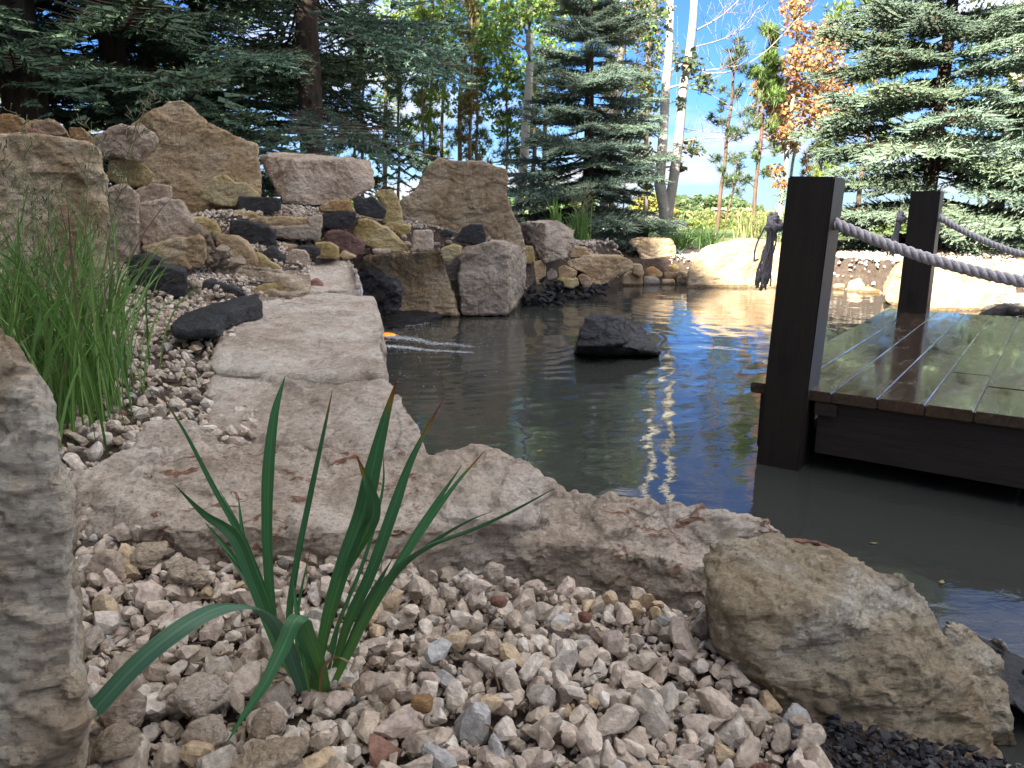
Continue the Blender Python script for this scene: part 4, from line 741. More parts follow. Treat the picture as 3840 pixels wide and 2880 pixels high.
# ---------------------------------------------------------------- footbridge
UX = np.array([.584, .812, 0]); UX /= np.linalg.norm(UX); UV = np.array([UX[1], -UX[0], 0]); DO = np.array([.864, 2.681, 0])
BR = empty('wooden_footbridge', DO, 'dark wet timber footbridge with square posts over the pond', 'footbridge', rz=math.atan2(UX[1], UX[0]))
def timber(name, a0, a1, b0, b1, z0, z1, mat, axis='a', bev=.003, seg=1, tilt=0, lean=0):
    """a along boards, b across (to the right); object X runs along the grain"""
    la, lb, lz = a1-a0, b1-b0, z1-z0; bm = bmesh.new()
    dims = (la, lb, lz) if axis == 'a' else (lb, la, lz) if axis == 'b' else (lz, lb, la)
    bmesh.ops.create_cube(bm, size=1); bmesh.ops.scale(bm, vec=dims, verts=bm.verts); bmesh.ops.bevel(bm, geom=bm.edges[:], offset=bev, segments=2, affect='EDGES')
    me = bpy.data.meshes.new(name); bm.to_mesh(me); bm.free(); me.materials.append(M[mat]); o = bpy.data.objects.new(name, me); col.objects.link(o); o.parent = BR
    o.location = ((a0+a1)/2, -(b0+b1)/2-lean*(z0+z1)/2, (z0+z1)/2)
    o.rotation_euler = (tilt, 0, 0) if axis == 'a' else (0, 0, R(90)) if axis == 'b' else (Matrix.Rotation(lean, 3, 'X') @ Matrix.Rotation(R(90), 3, 'Y')).to_euler()
    return o
rb = random.Random(12); DZ = .29; joints = {2: None}
bpos = [0, .14, .28, .425, .565, .70]+[.70+.14*k for k in range(1, 20)]
for i in range(len(bpos)-1):
    b0, b1 = bpos[i]+.0004, bpos[i+1]-.0004; cuts = [0.] + {4: [.62, ], 5: [.42, 1.55], 6: [.42, 1.2], 7: [1.2], 8: [.6, 1.9], 3: [1.05]}.get(i, [rb.uniform(.8, 2)] if i > 8 else []) + [2.6]
    for a0, a1 in zip(cuts[:-1], cuts[1:]):
        e = .003*0; timber('plank', a0+(.002 if a0 else rb.uniform(-.003, .003)), a1-.002, b0, b1, DZ-.038, DZ+rb.uniform(-.0015, .0015), 'plank', bev=.0045, tilt=R(rb.uniform(-.3, .3)))
timber('fascia_beam', .022, .060, .235, 3.1, .062, DZ-.040, 'beam', 'b'); timber('fascia_beam', 2.53, 2.57, .03, 3.1, .062, DZ-.040, 'beam', 'b')
timber('side_joist', .03, 2.52, .030, .068, .045, DZ-.040, 'beam', 'a'); 
for b_ in (.5, 1.0, 1.6, 2.2): timber('joist', .065, 2.52, b_, b_+.04, .07, DZ-.040, 'beam', 'a')
timber('cleat', -.004, .018, .228, .30, DZ-.085, DZ-.041, 'beam', 'b')
timber('post', -.034, .118, .052, .200, -.6, 1.005, 'post', 'z', .005, lean=.034); timber('post', 2.455, 2.615, .075, .232, -.6, 1.005, 'post', 'z', .005)
timber('post', -.034, .134, 1.98, 2.15, -.6, 1.005, 'post', 'z', .005); timber('post', 2.455, 2.615, 1.98, 2.15, -.6, 1.005, 'post', 'z', .005)
def dw(a, b, z): return DO+a*UX+b*UV+np.array([0, 0, z])
def twist(P, rad, n, pitch, side=7):
    """rope of three laid strands, each with fine yarn ridges"""
    P = np.asarray(P); L = np.concatenate([[0], np.cumsum(np.linalg.norm(np.diff(P, axis=0), axis=1))]); T = np.gradient(P, axis=0); T /= np.linalg.norm(T, axis=1)[:, None]
    U = np.cross(T, [0, 0, 1.]); nn = np.linalg.norm(U, axis=1); U[nn < .2] = np.cross(T[nn < .2], [0, 1., 0]); U /= np.linalg.norm(U, axis=1)[:, None]; W = np.cross(T, U); mb = MB()
    for k in range(3):
        ph = L/pitch*2*math.pi+k*2.094; Q = P+rad*.5*(np.cos(ph)[:, None]*U+np.sin(ph)[:, None]*W); mb.add(*tube_vf(Q, rad*.56, side))
        for j in range(4):
            p2 = -L/(pitch*.55)*2*math.pi+j*1.571; Q2 = Q+rad*.43*(np.cos(p2)[:, None]*U+np.sin(p2)[:, None]*W); mb.add(*tube_vf(Q2, rad*.17, 4))
    return mb
def rope(a_, b0, prof, label, rad, knot_px):
    bb = np.linspace(b0, 2.0, 190); P = np.array([dw(a_, b, prof(b)) for b in bb]); root = empty('rope', P[0], label, 'rope')
    def ch(mb, name, sm=True): 
        o = mb.build(name, M['rope'], root, smooth=sm); o.matrix_parent_inverse = Matrix.Translation(-root.location); return o
    ch(twist(P, rad, 190, .075), 'rope_span')
    k0 = dw(a_, .055-.030, prof(b0)+.0); K = []
    for t in np.linspace(0, 4.2*math.pi, 90): K.append(k0+UV*(-.012*math.cos(t)+.010*math.sin(t*.5))+UX*.026*math.sin(t)*(.9)+np.array([0, 0, .022*math.cos(t*.75+.4)]))
    ch(twist(K, rad*.72, 90, .06, 6), 'knot'); mb = MB(); r = random.Random(int(b0*100)+int(a_*10))
    for i in range(30):
        an = r.uniform(0, 6.28); rr = r.uniform(.0, .024); L_ = r.uniform(.19, .235); o = np.array([0, 0, 0.])+UX*rr*math.sin(an)+UV*rr*math.cos(an); pts_ = []
        drift = UV*(-.028+r.uniform(-.008, .008))+UX*r.uniform(-.01, .01)
        for t in np.linspace(0, 1, 12): pts_.append(k0+o*(.6+t*.75)+drift*t-np.array([0, 0, .012+L_*t])+UV*.004*math.sin(t*9+i)+UX*.003*math.cos(t*8+i*2))
        mb.add(*tube_vf(pts_, .0031, 5))
    if a_ < 1:
        pts_ = [k0+UV*(-.03-.03*math.sin(t*2.6))-np.array([0, 0, .02+.16*t-.05*max(0, t-.75)*4]) for t in np.linspace(0, 1, 16)]; mb.add(*tube_vf(spline(pts_, 24), .0033, 5))
    ch(mb, 'tassel')
rope(.05, .222, lambda b: .66+.245*(b-1.12)**2, 'thick white twisted rope knotted through the near post with a long frayed tassel', .0185, None)
rope(2.53, .225, lambda b: .60+.40*(b-1.03)**2, 'white twisted rope knotted through the far post', .0185, None)

# ---------------------------------------------------------------- ribbons: iris and grasses
def ribbon_vf(P, Wd, fold=.25, side=None, tw=None, cols=3):
    P = np.asarray(P); n = len(P); T = np.gradient(P, axis=0); T /= np.linalg.norm(T, axis=1)[:, None]+1e-9
    if side is None: side = np.array([1., 0, 0])
    S = np.asarray(side, float); S = np.broadcast_to(S, (n, 3)) - (T*S).sum(1)[:, None]*T; S = S/(np.linalg.norm(S, axis=1)[:, None]+1e-9); Nn = np.cross(T, S)
    if tw is not None: c, s = np.cos(tw)[:, None], np.sin(tw)[:, None]; S, Nn = S*c+Nn*s, Nn*c-S*s
    W = np.asarray(Wd)[:, None]*.5; us = np.linspace(-1, 1, cols); V = np.stack([P+S*W*u+Nn*W*fold*(1-abs(u)) for u in us], 1).reshape(-1, 3); F = []
    for i in range(n-1):
        for j in range(cols-1): F.append((i*cols+j, i*cols+j+1, (i+1)*cols+j+1, (i+1)*cols+j))
    return V, np.array(F)
def iris():
    root = empty('iris_plant', at(1165, 2550, z=.2), 'spiky iris plant with sword-shaped green leaves in the foreground gravel', 'plant'); r = random.Random(2)
    L = [('640,1490,1.02 600,1360,1.03 540,1200,1.05 460,1050,1.08 400,935,1.1 343,845,1.12', 15, 1, .5), ('650,1490,1.0 600,1390,1.0 548,1260,1.0 505,1160,1.0 440,1110,1.0 376,1046,1.0', 26, 0, .4),
         ('622,1490,1.04 592,1360,1.05 578,1200,1.07 578,1040,1.09 592,900,1.1 616,812,1.11', 29, 0, .3), ('650,1490,1.05 625,1350,1.07 640,1220,1.09 668,1080,1.12 700,930,1.14 718,843,1.15', 15, 1, .4),
         ('678,1492,1.0 704,1350,1.0 742,1220,1.0 782,1110,1.0 806,1010,1.0 832,905,1.0 858,818,1.0', 36, 1, .5), ('742,1240,1.01 790,1150,1.0 806,1110,.99 800,1060,.985 770,983,.98', 30, 1, .6),
         ('715,1475,1.04 750,1350,1.05 800,1240,1.06 850,1100,1.08 890,990,1.1 957,862,1.12', 24, 1, .4), ('730,1470,1.07 790,1340,1.08 868,1215,1.1 930,1120,1.12 985,1045,1.13 1048,973,1.14', 13, 1, .4),
         ('722,1470,1.05 762,1380,1.05 830,1270,1.06 890,1170,1.08 940,1090,1.1 997,1006,1.11', 19, 0, .4), ('722,1475,1.0 785,1345,.99 850,1240,.98 920,1185,.96 1010,1150,.94 1100,1108,.92 1196,1056,.90', 25, 0, .5),
         ('850,1240,1.0 890,1205,.98 960,1155,.97 1020,1122,.96 1066,1104,.95', 12, 1, .5), ('655,1495,.98 632,1430,.95 602,1360,.92 560,1320,.89 490,1312,.86 410,1345,.82 300,1430,.78 178,1562,.74', 40, 2, .25),
         ('706,1495,1.0 690,1430,.97 664,1365,.94 655,1335,.92 634,1345,.905 612,1395,.89 570,1480,.86 530,1540,.84 488,1608,.82', 34, 0, .3), ('650,1492,1.01 610,1390,1.02 560,1290,1.03 500,1200,1.05 443,1128,1.06', 19, 0, .4),
         ('640,1480,1.03 600,1400,1.04 560,1300,1.06 530,1190,1.08 514,1068,1.1', 17, 0, .4), ('640,1480,1.02 585,1310,1.07 520,1150,1.12 475,1060,1.15', 11, 0, .4),
         ('655,1480,1.06 640,1370,1.07 648,1290,1.08 672,1180,1.1', 9, 1, .4), ('720,1470,1.03 756,1390,1.03 800,1290,1.02 850,1203,1.01', 17, 0, .5), ('726,1470,1.02 768,1390,1.01 815,1290,1.0 862,1228,1.0', 13, 0, .5),
         ('690,1495,.99 672,1420,.985 655,1370,.98 664,1330,.98', 30, 0, .5), ('668,1495,.985 660,1440,.985 650,1380,.99 640,1310,1.0 632,1250,1.01', 13, 0, .4), ('690,1480,1.05 730,1350,1.07 790,1200,1.1 826,1060,1.13 828,980,1.14', 9, 0, .4),
         ('640,1495,.99 610,1470,.97 575,1475,.95 540,1500,.94', 9, 3, .4), ('700,1495,1.0 740,1480,1.0 790,1500,.99', 8, 3, .4), ('690,1495,.98 700,1440,.97 730,1420,.96 770,1440,.95', 8, 3, .3),
         ('630,1490,1.03 600,1410,1.02 575,1350,1.02 548,1270,1.03 470,1170,1.05', 15, 0, .4), ('700,1490,1.02 720,1400,1.04 735,1330,1.05', 10, 1, .4)]
    for s, w, red, fold in L:
        q = pts('J', s); P = [list(at(a, b, Y=Y)) for a, b, Y in q]; n = 30; Q = spline(P, n); Q[:, 2] = np.maximum(Q[:, 2], .19); t = np.linspace(0, 1, n)
        wd = w*1.736*Q[:, 1]/FPX*np.minimum(1, .55+t*1.8)*np.clip((1-t)*(2.6 if red != 2 else 30), .02, 1)**.8
        V, F = ribbon_vf(Q, wd*1.12, fold, tw=.5*np.sin(t*3+w), cols=9); c0 = np.array([.10, .23, .05]); c1 = np.array([.045, .145, .055])*r.uniform(.85, 1.25)
        c = c0+(c1-c0)*np.clip(t*3, 0, 1)[:, None]
        if red == 1: k = np.clip((t-.88)*12, 0, 1)[:, None]; k0 = np.clip((t-.84)*12, 0, 1)[:, None]; c = c*(1-k0)+k0*np.array([.25, .19, .02]); c = c*(1-k)+k*np.array([.17, .035, .02])
        if red == 3: c = np.tile(np.array([.26, .17, .08]), (n, 1))
        if red == 2: c = np.tile(np.array([.06, .15, .085]), (n, 1))
        cc = np.repeat(c, 9, 0)*np.tile(np.array([1.05, .84, 1.08, .86, 1.35, .88, 1.06, .82, 1.1]), n)[:, None]*np.exp(r.gauss(0, .08)); mb = MB(); mb.add(V, F, cc); o = mb.build('leaf', M['blade'], root, smooth=True); o.matrix_parent_inverse = Matrix.Translation(-root.location)
iris()
def grass(name, label, spots, n, h, wd, spread, c0, c1, seeds=0, seed=1, cat='grass clump', segs=9, kindred=.0, big=0, bend=1.):
    r = random.Random(seed); cx = sum(s[0] for s in spots)/len(spots); cy = sum(s[1] for s in spots)/len(spots); root = empty(name, (cx, cy, float(ground(cx, cy)[0])), label, cat)
    mb = MB(); inv = Matrix.Translation(-root.location)
    def blade(mb, wm=1., hm=1.):
        sx, sy = r.choice(spots); x = sx+r.gauss(0, spread*.22); y = sy+r.gauss(0, spread*.22); a = r.uniform(0, 6.283); H = h*hm*r.uniform(.55, 1.1); out = spread*r.uniform(.15, 1.)*bend; dr = r.uniform(.0, .5)*bend; g = float(ground(x, y)[0])-.02
        P = []
        for t in np.linspace(0, 1, segs): P.append((x+math.cos(a)*out*t**1.7, y+math.sin(a)*out*t**1.7, g+H*(t-dr*t**3.2)))
        t = np.linspace(0, 1, segs); V, F = ribbon_vf(P, wd*wm*r.uniform(.6, 1.3)*np.clip((1-t)*2.2, .03, 1)*(.6+.4*np.clip(t*4, 0, 1)), .3, side=(math.cos(r.uniform(0, 6.28)), math.sin(a+1.57), .1), tw=t*r.uniform(-1.5, 1.5))
        k = r.random(); c = np.array(c0)*(1-k)+np.array(c1)*k; c = np.tile(c*r.uniform(.8, 1.2), (len(V), 1))
        if r.random() < kindred: tt = np.repeat(np.clip(t*1.6-.3, 0, 1), 3)[:, None]; c = c*(1-tt)+tt*np.array([.20, .09, .09])
        mb.add(V, F, c)
    for i in range(n): blade(mb)
    o = mb.build('blades', M['blade'], root, smooth=True); o.matrix_parent_inverse = inv; tag(o, kind='stuff')
    for i in range(big):
        m2 = MB(); blade(m2, 1.9, .95); o = m2.build('blade', M['blade'], root, smooth=True); o.matrix_parent_inverse = inv
    if seeds:
        mb = MB()
        for i in range(seeds):
            sx, sy = r.choice(spots); a = r.uniform(0, 6.283); H = h*r.uniform(.8, 1.2); out = spread*r.uniform(.1, .9); g = float(ground(sx, sy)[0]); P = np.array([(sx+math.cos(a)*out*t**1.5, sy+math.sin(a)*out*t**1.5, g+H*t) for t in np.linspace(0, 1, 9)])
            cs = np.array((.26, .28, .14))*r.uniform(.6, 1.3); mb.add(*tube_vf(P, np.linspace(.0018, .0010, 9), 3), cs)
            for j in range(16):
                t = .5+.5*j/16; k = t*8; i0 = min(int(k), 7); p = P[i0]+(P[i0+1]-P[i0])*(k-i0); b = r.uniform(0, 6.28); l = .17*(1.35-t)*r.uniform(.5, 1.2); e = p+np.array([math.cos(b)*l*.75, math.sin(b)*l*.75, l*.55]); mid = (p+e)/2+np.array([0, 0, .01])
                mb.add(*tube_vf([p, mid, e], [.0011, .0009, .0008], 3), cs)
                for q in range(4):
                    f = .4+.2*q; s = p+(e-p)*f; e2 = s+np.array([r.uniform(-.02, .02), r.uniform(-.02, .02), r.uniform(.0, .025)]); mb.add(*tube_vf([s, e2], [.0008, .0022], 3), np.array((.24, .23, .13))*r.uniform(.6, 1.3))
        o = mb.build('seed_heads', M['blade'], root); o.matrix_parent_inverse = inv; tag(o, kind='stuff')
grass('switch_grass', 'tall arching green grass with airy seed heads growing from the gravel at the left', [(-1.36, 1.98), (-1.28, 2.1), (-1.48, 2.25), (-1.36, 2.4), (-1.46, 2.6), (-1.56, 2.1), (-1.30, 2.25), (-1.66, 2.45)], 560, .80, .0068, .34, (.07, .17, .03), (.22, .37, .10), seeds=12, seed=3, kindred=.08, big=22)
grass('grass_tuft', 'small green grass tuft behind the wrinkled tan block, left of two', [tuple(at(2085, 830, Y=9.2)[:2])], 60, .5, .012, .16, (.10, .22, .04), (.22, .38, .10), seed=5, cat='grass tuft')
grass('grass_tuft', 'tall wispy grass tuft in front of the centre spruce', [tuple(at(2175, 830, Y=9.6)[:2])], 120, .62, .010, .22, (.09, .20, .05), (.18, .30, .09), seeds=6, seed=6, cat='grass tuft')
grass('grass_tuft', 'bright green grass tuft on the gravel right of the wrinkled tan block', [tuple(at(2176, 900, Y=10.2)[:2])], 70, .45, .013, .2, (.10, .22, .05), (.25, .38, .12), seed=7, cat='grass tuft')
grass('grass_tuft', 'dark fountain grass just left of the twin aspen foot', [tuple(at(2400, 892, Y=11.6)[:2])], 150, .55, .010, .30, (.05, .12, .04), (.12, .22, .07), seed=8, cat='grass tuft')
grass('grass_tuft', 'dark fountain grass just right of the twin aspen foot', [tuple(at(2540, 930, Y=11.2)[:2])], 170, .42, .010, .42, (.05, .12, .03), (.14, .24, .06), seed=9, cat='grass tuft')
grass('grass_tuft', 'dark fountain grass at the foot of the thin leaning pine', [tuple(at(2650, 925, Y=11.4)[:2])], 170, .5, .010, .40, (.05, .12, .04), (.13, .22, .07), seed=10, cat='grass tuft')
grass('tall_grass', 'tall straw-tipped grass growing behind the sunlit boulder', [tuple(at(x, 900, Y=12.5)[:2]) for x in (2790, 2840, 2890, 2930, 2970)], 420, .75, .012, .3, (.14, .22, .06), (.42, .38, .18), seed=11, cat='tall grass')

def litter():
    r = random.Random(77); mb = MB()
    for i in range(60):
        x = r.uniform(-.7, .45); y = r.uniform(.6, 1.4) if i < 40 else r.uniform(1.0, 1.2); z = float(ground(x, y)[0])+.045; a = r.uniform(0, 6.28); l = r.uniform(.012, .05); d = np.array([math.cos(a), math.sin(a), r.uniform(-.2, .2)])
        p = np.array([x, y, z]); mb.add(*tube_vf([p-d*l/2, p+np.array([0, 0, .003]), p+d*l/2], [.0011, .0015, .0007], 4), np.array(r.choice([(.14, .075, .04), (.08, .05, .035), (.22, .15, .09)])))
    tag(mb.build('twig_litter', M['blade']), 'dry brown twig bits and needles scattered over the gravel', 'litter', kind='stuff')
    mb = MB(); 
    for i in range(26):
        p = at(r.uniform(1450, 3700), r.uniform(1250, 2200), z=0); 
        if psd(np.array([p.x]), np.array([p.y]))[0] > -.1: continue
        a = r.uniform(0, 6.28); l = r.uniform(.008, .022); u = np.array([math.cos(a), math.sin(a), 0]); w = np.array([-u[1], u[0], 0])*.45; q = np.array([p.x, p.y, .005]); mb.add(np.array([q-u*l, q-w*l, q+u*l+[0, 0, .003], q+w*l]), np.array([(0, 1, 2), (0, 2, 3)]), np.array(r.choice([(.30, .13, .05), (.20, .10, .05), (.38, .28, .10)])))
    tag(mb.build('floating_leaves', M['leaf']), 'tiny brown leaves floating on the pond', 'leaves', kind='stuff')
litter()

# ---------------------------------------------------------------- trees
def inst(V, F, C, pos, A, sc):
    """instance arrays of (V,F,C) at pos (n,3) with matrices A (n,3,3), scale sc (n,)"""
    W = np.einsum('nij,vj->nvi', A, V)*sc[:, None, None]+pos[:, None, :]; n = len(pos); nv = len(V)
    return W.reshape(-1, 3), (F[None]+(np.arange(n)*nv)[:, None, None]).reshape(-1, 3), np.tile(C, (n, 1))
def frame(d, up=(0, 0, 1)):
    d = d/np.linalg.norm(d, axis=1)[:, None]; u = np.tile(np.array(up, float), (len(d), 1)); s = np.cross(u, d); s /= np.linalg.norm(s, axis=1)[:, None]+1e-9; w = np.cross(d, s)
    return np.stack([d, s, w], 2)
def cat3(L):
    V = []; F = []; C = []; n = 0
    for v, f, c in L: V.append(v); F.append(f+n); C.append(c); n += len(v)
    return np.concatenate(V), np.concatenate(F), np.concatenate(C)
def shoot(r, nn=9, c0=(1, 1, 1)):
    """unit shoot along +X: thin core and needles"""
    L = []; V = np.array([(0, .09, -.05), (0, -.09, -.05), (0, 0, .1), (.95, 0, 0)], float); F = np.array([(0, 1, 3), (1, 2, 3), (2, 0, 3)]); L.append((V, F, np.tile(np.array([.8, .85, .8]), (4, 1))))
    for k in range(nn):
        s = (k+.3)/nn; a = k*2.4+r.uniform(-.3, .3); l = .30*(1-.3*s); rad = np.array([0, math.cos(a), math.sin(a)]); tip = np.array([s+l*.75, 0, 0])+rad*l*.75
        w = np.cross(rad, [1, 0, 0])*.045; b0 = np.array([s, 0, 0.]); L.append((np.array([b0-w, b0+w, tip]), np.array([(0, 1, 2)]), np.array([[.82, .85, .8], [.82, .85, .8], [1.12, 1.12, 1.12]])))
    return cat3(L)
def stem(P, rad, n, c):
    mb = MB(); mb.add(*tube_vf(P, rad, n, cap=False), c); return mb.v[0], mb.tri(), mb.c[0]
def spruce_limb(r, rs, Lr, droop, hg=.1, vert=0):
    """one limb of unit length along +X, flat spray of branchlets"""
    sh = [shoot(r) for _ in range(3)]; out = []; n = 13; P = np.array([(t, 0, -droop*t+.55*droop*t*t) for t in np.linspace(0, 1, 8)]); out.append(stem(P, np.linspace(.009, .003, 8), 4, np.array([.5, .35, .25])))
    pos = []; D = []; S = []
    for k in range(n):
        t = .16+.82*k/(n-1)
        for sgn in (-1, 1):
            l = (.42*(1-t)**.7+.10)*r.uniform(.7, 1.15)*min(1, t*2.6); base = np.array([t, 0, -droop*t+.55*droop*t*t]); an = r.uniform(.75, 1.05); d = np.array([math.cos(an), sgn*math.sin(an), r.uniform(-.18, .06)])
            m = max(2, int(l/.062)); out.append(stem(np.array([base, base+d*l*.9]), [.004, .002], 3, np.array([.5, .4, .3])))
            for j in range(m):
                f = (j+.6)/m; p = base+d*l*f+np.array([0, 0, -hg*l*f*f]); hang = r.uniform(-.35, .12)
                for s2 in ((-1, 1) if j < m-1 else (0,)):
                    a2 = s2*r.uniform(.6, .95); dd = np.array([d[0]*math.cos(a2)-d[1]*math.sin(a2), d[0]*math.sin(a2)+d[1]*math.cos(a2), hang*.8]); pos.append(p); D.append(dd); S.append(Lr*r.uniform(.075, .115)*(1.15-.3*f))
                if r.random() < vert: pos.append(p); D.append(np.array([d[0]*.5+.4, d[1]*.5, r.uniform(.3, .9)])); S.append(Lr*r.uniform(.07, .10))
    for j in range(3): pos.append(np.array([.95, 0, -.45*droop])); D.append(np.array([1, (j-1)*.6, .1])); S.append(.12)
    pos = np.array(pos); D = np.array(D); S = np.array(S); w = rs.integers(0, 3, len(pos)); var = np.exp(rs.normal(0, .16, len(pos)))
    for q in range(3):
        k = w == q; V, F, C = sh[q]; W = inst(V, F, C, pos[k], frame(D[k]), S[k]); out.append((W[0], W[1], W[2]*np.repeat(var[k], len(V))[:, None]))
    return cat3(out)
def spruce_mesh(seed, H, spread, z0, whorl, per, droop, rise, colr, warm=.0, power=.85, fat=1., hg=.1, vert=0):
    r = random.Random(seed); rs = np.random.default_rng(seed); protos = [spruce_limb(r, rs, fat, droop, hg, vert) for _ in range(5)]; out = []
    z = z0; pos = [[] for _ in range(5)]; D = [[] for _ in range(5)]; S = [[] for _ in range(5)]
    while z < H*.985:
        f = (z-z0)/(H-z0); L = spread*(1-f)**power*1.0+.12; m = per if f < .7 else max(4, per-2); a0 = r.uniform(0, 6.28)
        for k in range(m):
            a = a0+k*6.283/m+r.uniform(-.28, .28); q = r.randrange(5); el = rise*(f-.25)+r.uniform(-.12, .12); pos[q].append((0, 0, z+r.uniform(-1, 1)*whorl)); D[q].append((math.cos(a)*math.cos(el), math.sin(a)*math.cos(el), math.sin(el))); S[q].append(L*r.uniform(.72, 1.12))
        z += whorl*(1-.45*f)*r.uniform(.8, 1.2)
    base = np.array(colr)
    for q in range(5):
        if not pos[q]: continue
        V, F, C = protos[q]; n = len(pos[q]); W = inst(V, F, C, np.array(pos[q]), frame(np.array(D[q])), np.array(S[q])); var = np.exp(rs.normal(0, .13, n)); hue = rs.uniform(0, 1, n)
        wd = (abs(C[:, 0]-C[:, 2]) > .1) & (C[:, 2] < .32); CC = W[2]*np.repeat(var, len(V))[:, None]; tintc = np.repeat(base[None]*(1-hue[:, None]*.35)+hue[:, None]*.35*(base*np.array([1.35, 1.15, .6])), len(V), 0)
        CC = CC*tintc; wdm = np.tile(wd, n); CC[wdm] = (.07, .05, .035); out.append((W[0], W[1], CC))
    return cat3(out)
def spruce_thing(label, Vd, loc, s, rz, trunk_r, H, mesh=None, mat='needle', group=None, name='spruce_tree', wide=1.):
    root = empty(name, loc, label, 'spruce tree', group)
    if mesh is None: o = mesh_np('crown', Vd[0], Vd[1], M[mat], root, colr=Vd[2]); me = o.data
    else: me = mesh; o = bpy.data.objects.new('crown', me); col.objects.link(o); o.parent = root
    if mat != 'needle': o.material_slots[0].link = 'OBJECT'; o.material_slots[0].material = M[mat]
    o.scale = (s*wide, s*wide, s); o.rotation_euler = (0, 0, rz); tag(o, kind='stuff'); mb = MB(); r = random.Random(int(rz*100))
    P = np.array([(.03*math.sin(t*5), .03*math.cos(t*4), -.3+(H*s+.3)*t) for t in np.linspace(0, 1, 18)]); mb.add(*tube_vf(P, trunk_r*(1-np.linspace(0, 1, 18))**.8+.008, 14)); mb.build('trunk', M['bark'], root, smooth=True)
    return me
def W(px, py, Y): return at(px, py, Y=Y)
def gz(x, y): return float(ground(x, y)[0])
def gp(px, Y, dz=0): p = at(px, 800, Y=Y); return (p.x, p.y, gz(p.x, p.y)+dz)
old = spruce_mesh(31, 10.5, 2.8, 1.45, .52, 5, .36, .15, (.085, .14, .095), power=.75, hg=.5)
blue = spruce_mesh(32, 5.0, 1.28, .22, .235, 8, .16, .75, (.125, .18, .158), power=.92, fat=1.3, hg=.2, vert=.3)
ome = spruce_thing('largest dark spruce behind the pitted boulder at the far left', old, gp(140, 8.6), 1.0, .3, .24, 10.5)
old_g = None
spruce_thing('dark spruce left of the pyramid boulder top, leaning over it', None, gp(480, 9.6), .95, 2.1, .17, 10.5, ome)
spruce_thing('blue-green spruce with a thick bare lower trunk behind the flat-topped boulder', None, gp(1180, 9.4, .15), .92, 4.0, .15, 10.5, ome, mat='needle_blue', wide=.85)
spruce_thing('dark spruce filling the gap between pyramid boulder and thick-trunked spruce', None, gp(800, 11.5), .95, 5.2, .16, 10.5, ome)
bme = spruce_thing('dense blue spruce in the centre with branches down to the bank', blue, gp(2195, 11.2, -.05), 1.0, 1.0, .085, 5.0, wide=.98)
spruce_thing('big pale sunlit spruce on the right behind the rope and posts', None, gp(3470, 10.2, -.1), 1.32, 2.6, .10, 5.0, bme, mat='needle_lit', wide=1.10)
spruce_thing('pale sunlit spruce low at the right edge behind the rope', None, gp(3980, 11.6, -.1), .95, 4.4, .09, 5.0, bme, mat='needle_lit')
SH = ['shorter dark spruce of the left shelter row nearest the house', 'second dark spruce of the left shelter row, beside the pitted boulder', 'third dark spruce of the left shelter row, widest of them', 'dark spruce of the left shelter row behind the garden corner', 'dark spruce of the left shelter row farthest from the pond', 'last dark spruce of the left shelter row, far behind the mound']
for k, (x, y, s) in enumerate([(-5.6, .9, 1.2), (-8.3, 4.4, 1.2), (-9.8, 7.2, 1.25), (-8.4, 10.8, 1.1), (-10.5, -.5, 1.2), (-11.5, 10.5, 1.2)]):  # row of spruces added to shade the mound and the left trees
    spruce_thing(SH[k], None, (x, y, gz(x, y)), s, k*1.3, .22, 10.5, ome, group='spruces beyond the left side of the garden')

def leaf_cloud(rs, cl, size, cols, wts, quad=True):
    """cl: rows x,y,z,rx,ry,rz,n ; returns leaf quads"""
    P = []
    for c in cl:
        n = int(c[6]); n = int(n*1.35); u = rs.normal(size=(n, 3)); u /= np.linalg.norm(u, axis=1)[:, None]; P.append(np.array(c[:3])+u*rs.uniform(0, 1, n)[:, None]**.45*np.array(c[3:6]))
    P = np.concatenate(P); n = len(P); A = rotmats(n, rs, 1.3); s = size*np.exp(rs.normal(0, .25, n)); V = np.array([(-.5, 0, 0), (0, -.38, .05), (.5, 0, 0), (0, .38, .05)]); F = np.array([(0, 1, 2), (0, 2, 3)])
    W_ = np.einsum('nij,vj->nvi', A, V)*s[:, None, None]+P[:, None, :]; cc = np.array(cols)[rs.choice(len(cols), n, p=wts)]*np.exp(rs.normal(0, .18, n))[:, None]
    return W_.reshape(-1, 3), (F[None]+(np.arange(n)*4)[:, None, None]).reshape(-1, 3), np.repeat(cc, 4, 0)
def tuft_cloud(rs, cl, size, col0, per=14):
    L = []
    for c in cl:
        n = int(c[6]); u = rs.normal(size=(n, 3)); u /= np.linalg.norm(u, axis=1)[:, None]; P = np.array(c[:3])+u*rs.uniform(0, 1, n)[:, None]**.5*np.array(c[3:6]); d = rs.normal(size=(n, per, 3)); d[:, :, 2] += .6; d /= np.linalg.norm(d, axis=2)[:, :, None]
        s = size*rs.uniform(.7, 1.2, (n, per, 1)); w = np.cross(d, [0.3, .5, .8]); w /= np.linalg.norm(w, axis=2)[:, :, None]; w *= size*.07; tip = P[:, None]+d*s; V = np.stack([P[:, None]-w, P[:, None]+w, tip], 2).reshape(-1, 3)
        F = np.arange(len(V)).reshape(-1, 3); cc = np.array(col0)*np.exp(rs.normal(0, .2, (n, 1)))*np.array([1, 1, 1]); L.append((V, F, np.repeat(cc, per*3, 0)))
    return cat3(L)
